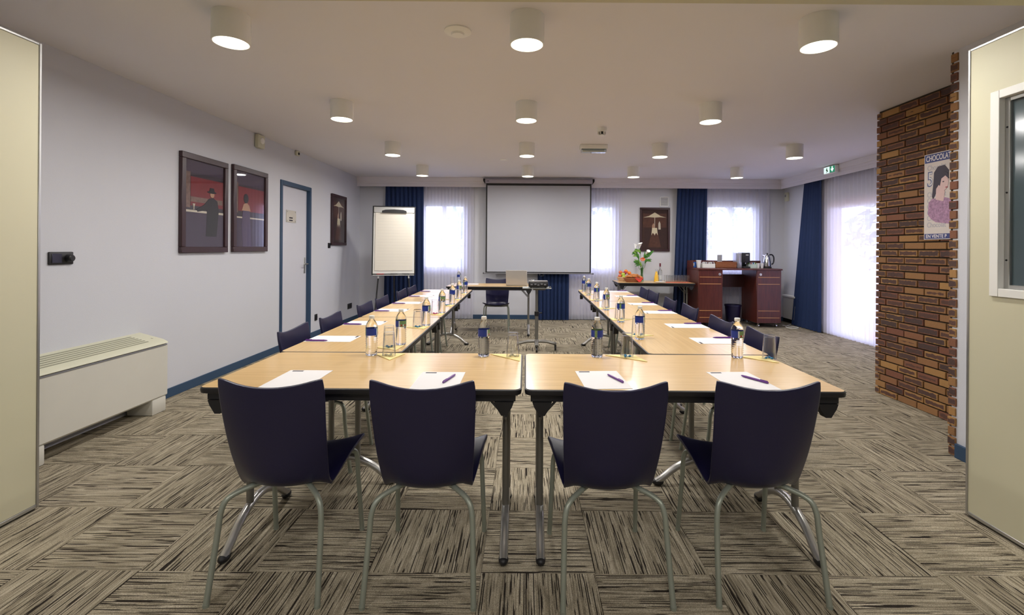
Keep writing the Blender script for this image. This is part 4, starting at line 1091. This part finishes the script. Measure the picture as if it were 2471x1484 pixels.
# ------------------------------------------------------------------ side table goods
SZ = TH + .0006
def basket(label, x, y, rx, ry, h, mat, rz=0):
    t = thing('wicker_basket', label, 'basket', (x, y, SZ), rz, 'wicker baskets on the side table')
    bm = B()
    def ring(f, z): return [bm.verts.new((rx * f * math.cos(2 * PI * k / 28), ry * f * math.sin(2 * PI * k / 28), z)) for k in range(28)]
    lv = [(.0, .002), (.72, .0), (.80, h * .3), (.9, h * .65), (1.0, h), (.94, h), (.84, h * .65), (.74, h * .3), (.66, .012), (0, .012)]
    pr = None
    for f, z in lv:
        rr_ = ring(f, z) if f else [bm.verts.new((0, 0, z))]
        if pr:
            for k in range(28):
                k2 = (k + 1) % 28
                if len(pr) == 1: bm.faces.new((pr[0], rr_[k2], rr_[k]))
                elif len(rr_) == 1: bm.faces.new((pr[k], pr[k2], rr_[0]))
                else: bm.faces.new((pr[k], pr[k2], rr_[k2], rr_[k]))
        pr = rr_
    obj('bowl', bm, mat, t)
    for q, f in ((.3, .81), (.55, .885), (.8, .95), (1.0, .985)):
        bm = B(); tube(bm, [(rx * f * math.cos(2 * PI * k / 24), ry * f * math.sin(2 * PI * k / 24), h * q) for k in range(25)], .006, 6); obj('woven_band', bm, mat, t)
    return t
wick1 = pm('pale_wicker', (214, 178, 140), .7, var=.3, vscale=90, bump=.8, bscale=140); wick2 = pm('brown_wicker', (150, 92, 56), .7, var=.4, vscale=90, bump=.8, bscale=140)
basket('pale wicker basket of fruit at the left of the side table', 1.865, 8.965, .135, .10, .075, wick1)
b2 = basket('brown wicker basket of pastries with a red napkin', 1.99, 8.735, .185, .11, .072, wick2)
red = pm('red_napkin', (206, 52, 44), .8)
bm = B()
pts = [(.0, -.095, .079), (.16, -.06, .079), (.085, -.125, .004), (.06, -.09, .079)]
A = [bm.verts.new(p) for p in ((.0, -.118, .080), (.165, -.064, .080), (.11, -.098, .010), (.075, -.112, .008), (.03, -.05, .082), (.13, -.02, .082))]
for f in ((0, 3, 2, 1), (0, 1, 5, 4)): bm.faces.new([A[i] for i in f])
o = obj('red_napkin', bm, red, None, (1.99, 8.735, SZ)); md = o.modifiers.new('thickness', 'SOLIDIFY'); md.thickness = .003
tag(o, 'red cloth napkin hanging over the rim of the pastry basket', 'napkin')
orange = pm('orange_peel', (240, 130, 30), .45, bump=.4, bscale=300); peach = pm('peach_skin', (216, 112, 70), .6, var=.3, vscale=20); apple = pm('green_apple', (176, 196, 70), .35, var=.2)
plumr = pm('red_apple', (156, 40, 52), .35, var=.3)
def fruit(kind, label, x, y, z, r):
    t = thing(kind, label, 'fruit', (x, y, z), 0, 'fruit in the pale basket')
    bm = B(); vs = ellipsoid(bm, (0, 0, 0), r, r, r * .93, 14, 10)
    for v in vs:
        d_ = math.hypot(v.co.x, v.co.y)
        if d_ < r * .45: v.co.z -= (r * .45 - d_) * .45 * (1 if v.co.z > 0 else -1)
    obj('flesh', bm, {'orange': orange, 'peach': peach, 'green_apple': apple, 'red_apple': plumr}[kind], t)
    bm = B(); tube(bm, [(0, 0, r * .68), (.004, 0, r * .95)], .003, 6); obj('stem', bm, 'mahog_dark', t)
FR = [('peach', 'ripe peach at the left rim of the pale basket', 1.785, 8.90, .10, .036), ('peach', 'ripe peach topmost on the left of the pale basket', 1.80, 8.93, .165, .037), ('red_apple', 'dark red apple in the middle of the pale basket', 1.875, 8.90, .155, .036),
      ('green_apple', 'upper green apple in the pale basket', 1.838, 8.87, .130, .036), ('green_apple', 'lower green apple near the rim of the pale basket', 1.845, 8.86, .088, .034), ('orange', 'orange topmost in the middle of the pale basket', 1.905, 8.95, .185, .037),
      ('orange', 'orange topmost on the right of the pale basket', 1.965, 8.93, .15, .038), ('orange', 'orange at the back of the pale basket', 1.865, 8.985, .135, .036), ('peach', 'ripe peach at the right rim of the pale basket', 1.94, 8.945, .085, .037)]
for a in FR: fruit(a[0], a[1], a[2], a[3] + .035, SZ + a[4], a[5])
crust = pm('pastry_crust', (190, 120, 60), .5, var=.4, vscale=40, bump=.5, bscale=80)
PA = [(-.11, -.02, .095, .4), (-.06, .03, .10, 2.2), (-.05, -.05, .10, 1.2), (0, .0, .125, .2), (.045, .045, .10, 2.7), (.06, -.01, .122, 1.0), (.10, .02, .098, .5), (.13, -.01, .088, 1.8), (.0, -.055, .10, 2.9), (-.02, .05, .128, 1.5)]
pst = []
for k, (px, py, pz, a) in enumerate(PA):
    lab = 'golden brown croissant heaped in the brown basket'
    if not pst:
        t = thing('croissant', lab, 'pastry', (1.99 + px, 8.735 + py, SZ + pz), a, 'croissants in the brown basket')
        bm = B(); tube(bm, [(-.045, -.018, 0), (-.03, .002, .003), (0, .010, .006), (.03, .002, .003), (.045, -.018, 0)], [.006, .014, .014, .017, .017, .020, .020, .021, .021, .022, .021, .021, .020, .020, .017, .017, .006][:17] , 10, 4); obj('body', bm, crust, t)
        bm = B()
        for q in (-.026, -.009, .009, .026): tube(bm, [(q - .002, -.014, .0), (q, -.002 + .006, .0225 - abs(q) * .15), (q + .002, .024, .004)], .0022, 6)
        obj('ridges', bm, crust, t)
        pst.append(t)
    else: dup(pst[0], (1.99 + px, 8.735 + py, SZ + pz), a, lab)
# vase with flowers
t = thing('flower_vase', 'slim green glass vase with calla lilies and an orange bloom', 'vase', (2.19, 8.92, SZ))
bm = B(); lathe(bm, [(0, 0), (.036, 0), (.038, .006), (.030, .06), (.024, .14), (.028, .22), (.034, .25), (.032, .25), (.026, .22), (.022, .14), (.027, .06), (.034, .01), (0, .01)], 20); obj('glass', bm, glass('green_tint_glass', (210, 232, 205), 1.45), t)
stem_ends = [(-.13, -.01, .60), (-.045, .0, .62), (.06, -.02, .50), (.0, -.04, .41), (.17, .02, .55), (-.12, -.02, .42), (.08, .0, .35), (-.07, .0, .30)]
for e in stem_ends:
    bm = B(); tube(bm, [(e[0] * .02, 0, .015), (e[0] * .12, e[1] * .2, .24), (e[0] * .5, e[1], e[2] * .72), e], .0035, 6, 3); obj('stem', bm, 'green', t)
petal = pm('lily_white', (240, 240, 236), .5); bloomc = pm('orange_bloom', (244, 124, 72), .55, var=.2, vscale=50)
def calla(c, ax, az):
    bm = B(); n = 14; prev = None
    for i, (r, z) in enumerate(((.004, 0), (.010, .03), (.020, .055), (.036, .075), (.044, .082))):
        ring = []
        for k in range(n):
            a = 2 * PI * k / n; lift = (.03 * (1 + math.cos(a)) * .5 if i > 2 else 0)
            ring.append(bm.verts.new((r * math.cos(a), r * .8 * math.sin(a), z + lift)))
        if prev:
            for k in range(n): bm.faces.new((prev[k], prev[(k + 1) % n], ring[(k + 1) % n], ring[k]))
        prev = ring
    o = obj('calla_flower', bm, petal, t, c, (ax, 0, az)); md = o.modifiers.new('thickness', 'SOLIDIFY'); md.thickness = .002
    bm = B(); tube(bm, [(0, 0, .02), (.002, 0, .075)], .005, 8); obj('spadix', bm, bloomc if False else 'napkin', o)
calla((-.13, -.01, .60), .3, 2.6); calla((-.045, 0, .62), .2, .3); calla((.06, -.02, .50), .7, .9)
bm = B()
for k in range(26):
    a = k * 2.4; r = .012 + .028 * (k / 26); 
    q = Matrix.Translation((r * math.cos(a), r * math.sin(a) * .6, .015 * math.cos(k))) @ Matrix.Rotation(a, 4, 'Z') @ Matrix.Rotation(-.6 - .02 * k, 4, 'Y')
    vs = [bm.verts.new(q @ Vector(p)) for p in ((0, -.009, 0), (.018, -.011, .004), (.028, 0, .0), (.018, .011, .004), (0, .009, 0))]
    bm.faces.new(vs)
o = obj('orange_bloom', bm, bloomc, t, (0, -.045, .41), (1.2, 0, 0)); md = o.modifiers.new('thickness', 'SOLIDIFY'); md.thickness = .002
def leaf(base, tip, wd, m='green'):
    b_, tp_ = Vector(base), Vector(tip); d_ = tp_ - b_; side = d_.cross(Vector((0, 1, 0))).normalized() * wd
    bm = B(); L_ = []; R_ = []; Mid = []
    for k in range(6):
        u = k / 5; ww = math.sin(PI * (u * .9 + .06)); c = b_ + d_ * u + Vector((0, -.02 * math.sin(PI * u), 0))
        L_.append(bm.verts.new(c + side * ww)); R_.append(bm.verts.new(c - side * ww)); Mid.append(bm.verts.new(c + Vector((0, .004, 0))))
    for k in range(5):
        bm.faces.new((L_[k], L_[k + 1], Mid[k + 1], Mid[k])); bm.faces.new((Mid[k], Mid[k + 1], R_[k + 1], R_[k]))
    o = obj('leaf', bm, m, t, sharp=180); md = o.modifiers.new('thickness', 'SOLIDIFY'); md.thickness = .0012
leaf((.02, 0, .42), (.22, -.01, .58), .032); leaf((.08, 0, .50), (.2, .02, .57), .02)
for (bx_, bz_, n) in ((-.06, .40, 12), (-.03, .50, 10), (-.05, .30, 9), (.05, .33, 9), (-.09, .47, 9), (.03, .44, 7), (-.01, .26, 8)):
    for k in range(n):
        a = PI * .5 + (-1 if bx_ < 0 else 1) * -(.2 + 2.0 * k / n); ln = random.uniform(.085, .14)
        leaf((bx_, -.01, bz_ + .01 * k), (bx_ + ln * math.cos(a) * (1 if bx_ > 0 else 1), -.02 + random.uniform(-.02, .02), bz_ + .01 * k + ln * math.sin(a)), random.uniform(.011, .018), random.choice(('green', 'green', 'green2')))
# juice carafe, bottle, saucer
t = thing('juice_carafe', 'flared glass carafe filled with orange juice', 'carafe', (2.415, 8.74, SZ))
bm = B(); lathe(bm, [(0, 0), (.047, 0), (.049, .006), (.042, .09), (.026, .17), (.018, .20), (.022, .235), (.021, .235), (.0165, .20), (.0245, .17), (.0405, .09), (.046, .008), (0, .006)], 24); obj('glass', bm, 'tumbler', t)
bm = B(); lathe(bm, [(0, .0065), (.0455, .0085), (.040, .09), (.024, .17), (.0165, .197), (0, .197)], 24); obj('juice', bm, pm('orange_juice', (250, 200, 40), .4), t)
t = thing('spirit_bottle', 'clear glass bottle with dark red cap behind the juice', 'bottle', (2.50, 8.80, SZ))
bm = B(); lathe(bm, [(0, 0), (.034, 0), (.036, .006), (.036, .19), (.03, .215), (.014, .235), (.013, .285), (0, .285)], 22); obj('glass', bm, glass('pale_bottle_glass', (236, 240, 240), 1.4), t)
bm = B(); lathe(bm, [(0, .284), (.0148, .284), (.0148, .345), (0, .347)], 16); obj('cap', bm, pm('wine_cap', (96, 24, 40), .4), t)
bm = B(); lathe(bm, [(.0363, .05), (.0367, .05), (.0367, .13), (.0363, .13)], 22); obj('label', bm, 'white_label', t)
bm = B(); lathe(bm, [(0, 0), (.04, 0), (.09, .010), (.092, .014), (.085, .013), (.04, .005), (0, .004)], 30)
tag(obj('side_plate', bm, 'paper', None, (2.46, 8.62, SZ)), 'shallow white plate before the juice carafe', 'plate')
bm = B(); box(bm, 2.56, 8.60, SZ, 3.0, 8.80, SZ + .003, bev=.001)
tag(obj('red_cloth', bm, pm('coral_cloth', (222, 100, 80), .85)), 'coral red cloth under the row of tumblers', 'cloth')
st = None
for r in range(2):
    for k in range(8):
        p = (2.585 + k * .055, 8.645 + r * .10, SZ + .0035)
        lab = 'clear tumbler on the red cloth, %s row, %s from the left' % ('front' if r == 0 else 'back', ORD[k])
        if st is None:
            st = thing('tumbler', lab, 'glass', p, 0, 'tumblers lined up on the side table')
            bm = B(); lathe(bm, [(0, 0), (.0195, 0), (.0205, .002), (.025, .13), (.0238, .13), (.0188, .012), (0, .010)], 16); obj('glass_body', bm, 'tumbler', st)
        else: dup(st, p, 0, lab)

# ------------------------------------------------------------------ drinks counter
X0, X1, Y0, Y1 = 3.10, 4.60, 8.50, 9.10
t = thing('drinks_counter', 'mahogany wheeled drinks counter with two pedestals and maple inlays', 'counter', (0, 0, 0))
for k, (a, b_) in enumerate(((X0, 3.54), (4.15, 4.59))):
    bm = B(); box(bm, a, Y0 + .018, .085, b_, Y1, 1.03, bev=.003); pe = obj('pedestal', bm, 'mahog', t)
    bm = B(); box(bm, a + .004, Y0, .085, b_ - .004, Y0 + .0175, 1.028, bev=.002); dr = obj('door', bm, 'mahog', t)
    for zz in (.905, .782, .304, .18):
        bm = B(); box(bm, a + .025, Y0 - .002, zz - .005, b_ - .03, Y0 + .001, zz + .005); obj('inlay_strip', bm, 'inlay', dr)
    kx = b_ - .055 if k == 0 else a + .065
    bm = B(); lathe(bm, [(0, .010), (.02, .008), (.024, .004), (.024, 0), (0, 0)], 18); lk = obj('lock_plate', bm, 'alu', dr, (kx, Y0, .955), (PI / 2, 0, 0))
    for px in (a + .06, b_ - .06):
        for py in (Y0 + .07, Y1 - .07):
            bm = B(); tube(bm, [(px - .01, py, .03), (px + .01, py, .03)], .03, 16); tube(bm, [(px, py, .04), (px, py, .085)], .008, 8); box(bm, px - .016, py - .015, .03, px + .016, py + .015, .068, bev=.006); obj('caster', bm, 'steel', t)
bm = B(); box(bm, X0 - .005, Y0 - .012, 1.0305, X1 + .006, Y1 + .005, 1.058, bev=.004); obj('worktop', bm, 'mahog', t)
bm = B(); box(bm, 3.54, 9.0, .69, 4.15, 9.02, .93, bev=.002); obj('modesty_panel', bm, 'mahog_dark', t)
bm = B(); box(bm, X0, Y1 - .02, 1.0585, X1 - .1, Y1, 1.19, bev=.003); box(bm, X0 - .002, Y0 + .30, 1.0585, X0 + .018, Y1 - .0205, 1.19, bev=.003); obj('back_upstand', bm, 'mahog', t)
# waste bin
t = thing('waste_bin', 'navy plastic waste bin under the drinks counter', 'bin', (3.875, 8.85, 0))
bm = B(); lathe(bm, [(0, 0), (.108, 0), (.112, .006), (.142, .355), (.148, .355), (.148, .372), (.139, .372), (.108, .012), (0, .012)], 32); obj('bucket', bm, 'shell', t)
bm = B(); lathe(bm, [(.148, .35), (.1515, .352), (.1515, .375), (.147, .376)], 32); obj('rim', bm, 'shell', t)
# things on the counter
CZ = 1.0586
bm = B(); box(bm, -.04, -.03, 0, .04, .03, .105, bev=.002)
t = tag(obj('tea_box', bm, pm('blue_carton', (40, 96, 176), .5, var=.35, vscale=25), None, (3.165, 8.92, CZ)), 'small blue carton at the left end of the counter', 'box')
bm = B(); box(bm, -.03, -.0325, .03, .0, -.0305, .085); obj('label', bm, 'white', t)
t = thing('paper_cup_stack', 'tall white stacked paper cup beside the blue carton', 'cup', (3.235, 8.86, CZ))
bm = B(); lathe(bm, [(0, 0), (.032, 0), (.045, .13), (.046, .14), (.043, .14), (.030, .008), (0, .006)], 22); obj('cup', bm, 'paper', t)
bm = B(); lathe(bm, [(.0435, .13), (.048, .131), (.048, .14), (.0435, .142)], 22); obj('rim', bm, 'paper', t)
t = thing('sugar_tray', 'open white caddy of sugar sachets and stirrers', 'caddy', (3.40, 8.84, CZ))
bm = B(); box(bm, -.115, -.06, 0, .115, .06, .008, bev=.002); box(bm, -.115, -.06, .008, .115, -.054, .075, bev=.002); box(bm, -.115, .054, .008, .115, .06, .085, bev=.002); box(bm, -.115, -.054, .008, -.109, .054, .08, bev=.002); box(bm, .109, -.054, .008, .115, .054, .08, bev=.002); obj('tray', bm, 'white', t)
for k in range(11):
    px = -.095 + k * .019
    bm = B(); box(bm, -.006, -.03, 0, .006, .03, .10, bev=.001); obj('sachet', bm, ['paper', 'white', 'grey', 'paper', 'mahog'][k % 5], t, (px, random.uniform(-.02, .02), .009), (random.uniform(-.2, .2), random.uniform(-.12, .12), 0))
t = thing('wicker_tray', 'low brown rectangular basket in the middle of the counter', 'basket', (3.715, 8.86, CZ))
bm = B()
for a in ((-.185, -.09, 0, .185, .09, .008), (-.19, -.095, .008, .19, -.085, .105), (-.19, .085, .008, .19, .095, .105), (-.19, -.085, .008, -.18, .085, .105), (.18, -.085, .008, .19, .085, .105)): box(bm, *a, bev=.003)
obj('wall', bm, wick2, t)
for zz in (.03, .055, .08, .105):
    bm = B(); tube(bm, [(-.192, -.097, zz), (.192, -.097, zz), (.192, .097, zz), (-.192, .097, zz), (-.192, -.097, zz)], .006, 6); obj('woven_band', bm, wick2, t)
t = thing('brochure_holder', 'small clear stand with a printed card behind the brown basket', 'card stand', (3.685, 9.0, CZ))
bm = B(); box(bm, -.045, -.03, 0, .045, .03, .006, bev=.001); obj('base', bm, 'white', t)
bm = B(); box(bm, -.045, -.004, .006, .045, .004, .24, bev=.001); cdd = obj('card', bm, pm('printed_card', (150, 150, 152), .5, var=.15, vscale=30), t)
bm = B(); box(bm, -.035, -.0055, .06, .0, -.004, .11); obj('picture', bm, 'white', cdd)
t = thing('coffee_machine', 'compact black capsule coffee machine with silver tank', 'coffee machine', (4.05, 8.86, CZ))
bm = B(); box(bm, -.118, -.06, 0, -.032, .14, .28, bev=.01, seg=2); obj('water_tank', bm, pm('silver_tank', (176, 176, 186), .3, .5), t)
bm = B(); box(bm, -.03, -.12, .10, .092, .14, .285, bev=.012, seg=2); obj('head', bm, 'black', t)
bm = B(); box(bm, -.03, -.13, 0, .092, .14, .03, bev=.006); obj('drip_tray', bm, 'black', t)
bm = B(); box(bm, -.03, .04, .03, .092, .14, .10, bev=.003); obj('column', bm, 'black', t)
bm = B(); tube(bm, [(.03, -.06, .10), (.03, -.06, .075)], .012, 10); obj('spout', bm, 'steel', t)
bm = B(); box(bm, .01, -.1215, .235, .06, -.1195, .25); obj('logo', bm, 'white', t)
t = thing('tea_caddy', 'clear caddy of green and white tea sachets', 'caddy', (4.215, 8.84, CZ))
bm = B()
for a in ((-.08, -.05, 0, .08, .05, .006), (-.08, -.05, .006, .08, -.046, .075), (-.08, .046, .006, .08, .05, .075), (-.08, -.046, .006, -.076, .046, .075), (.076, -.046, .006, .08, .046, .075)): box(bm, *a, bev=.001)
obj('tray', bm, pm('pale_green_acrylic', (190, 206, 192), .2), t)
for k in range(7):
    bm = B(); box(bm, -.005, -.032, 0, .005, .032, .095, bev=.001); obj('tea_sachet', bm, ['green2', 'paper', 'red_label', 'paper', 'teal', 'paper', 'green2'][k], t, (-.06 + k * .02, .0, .0065), (random.uniform(-.1, .1), 0, 0))
t = thing('cup_stack', 'cluster of small white cups beside the kettle', 'cups', (4.375, 8.84, CZ))
for k in range(4):
    bm = B(); lathe(bm, [(0, 0), (.022, 0), (.033, .085), (.034, .09), (.031, .09), (.020, .006), (0, .006)], 18); obj('cup', bm, 'paper', t, (-.05 + (k % 2) * .07, -.03 + (k // 2) * .07, 0))
t = thing('kettle', 'polished steel electric kettle with black handle', 'kettle', (4.505, 8.84, CZ))
bm = B(); lathe(bm, [(0, 0), (.075, 0), (.075, .022), (.06, .03), (0, .03)], 24); obj('power_base', bm, 'black', t)
bm = B(); lathe(bm, [(0, .0305), (.072, .0305), (.074, .04), (.068, .12), (.055, .2), (.042, .235), (.03, .25), (0, .258)], 28); kb = obj('body', bm, 'steel', t)
bm = B(); lathe(bm, [(0, .257), (.012, .258), (.014, .27), (.008, .28), (0, .281)], 14); obj('lid_knob', bm, 'black', kb)
bm = B(); prism(bm, [(-.05, .205), (-.095, .235), (-.09, .245), (-.042, .24)], -.016, .016, 'y'); obj('spout', bm, 'steel', kb)
bm = B(); tube(bm, [(.04, 0, .245), (.085, 0, .25), (.118, 0, .21), (.122, 0, .14), (.105, 0, .085), (.07, 0, .07)], .0125, 10, 5); obj('handle', bm, 'black', t)
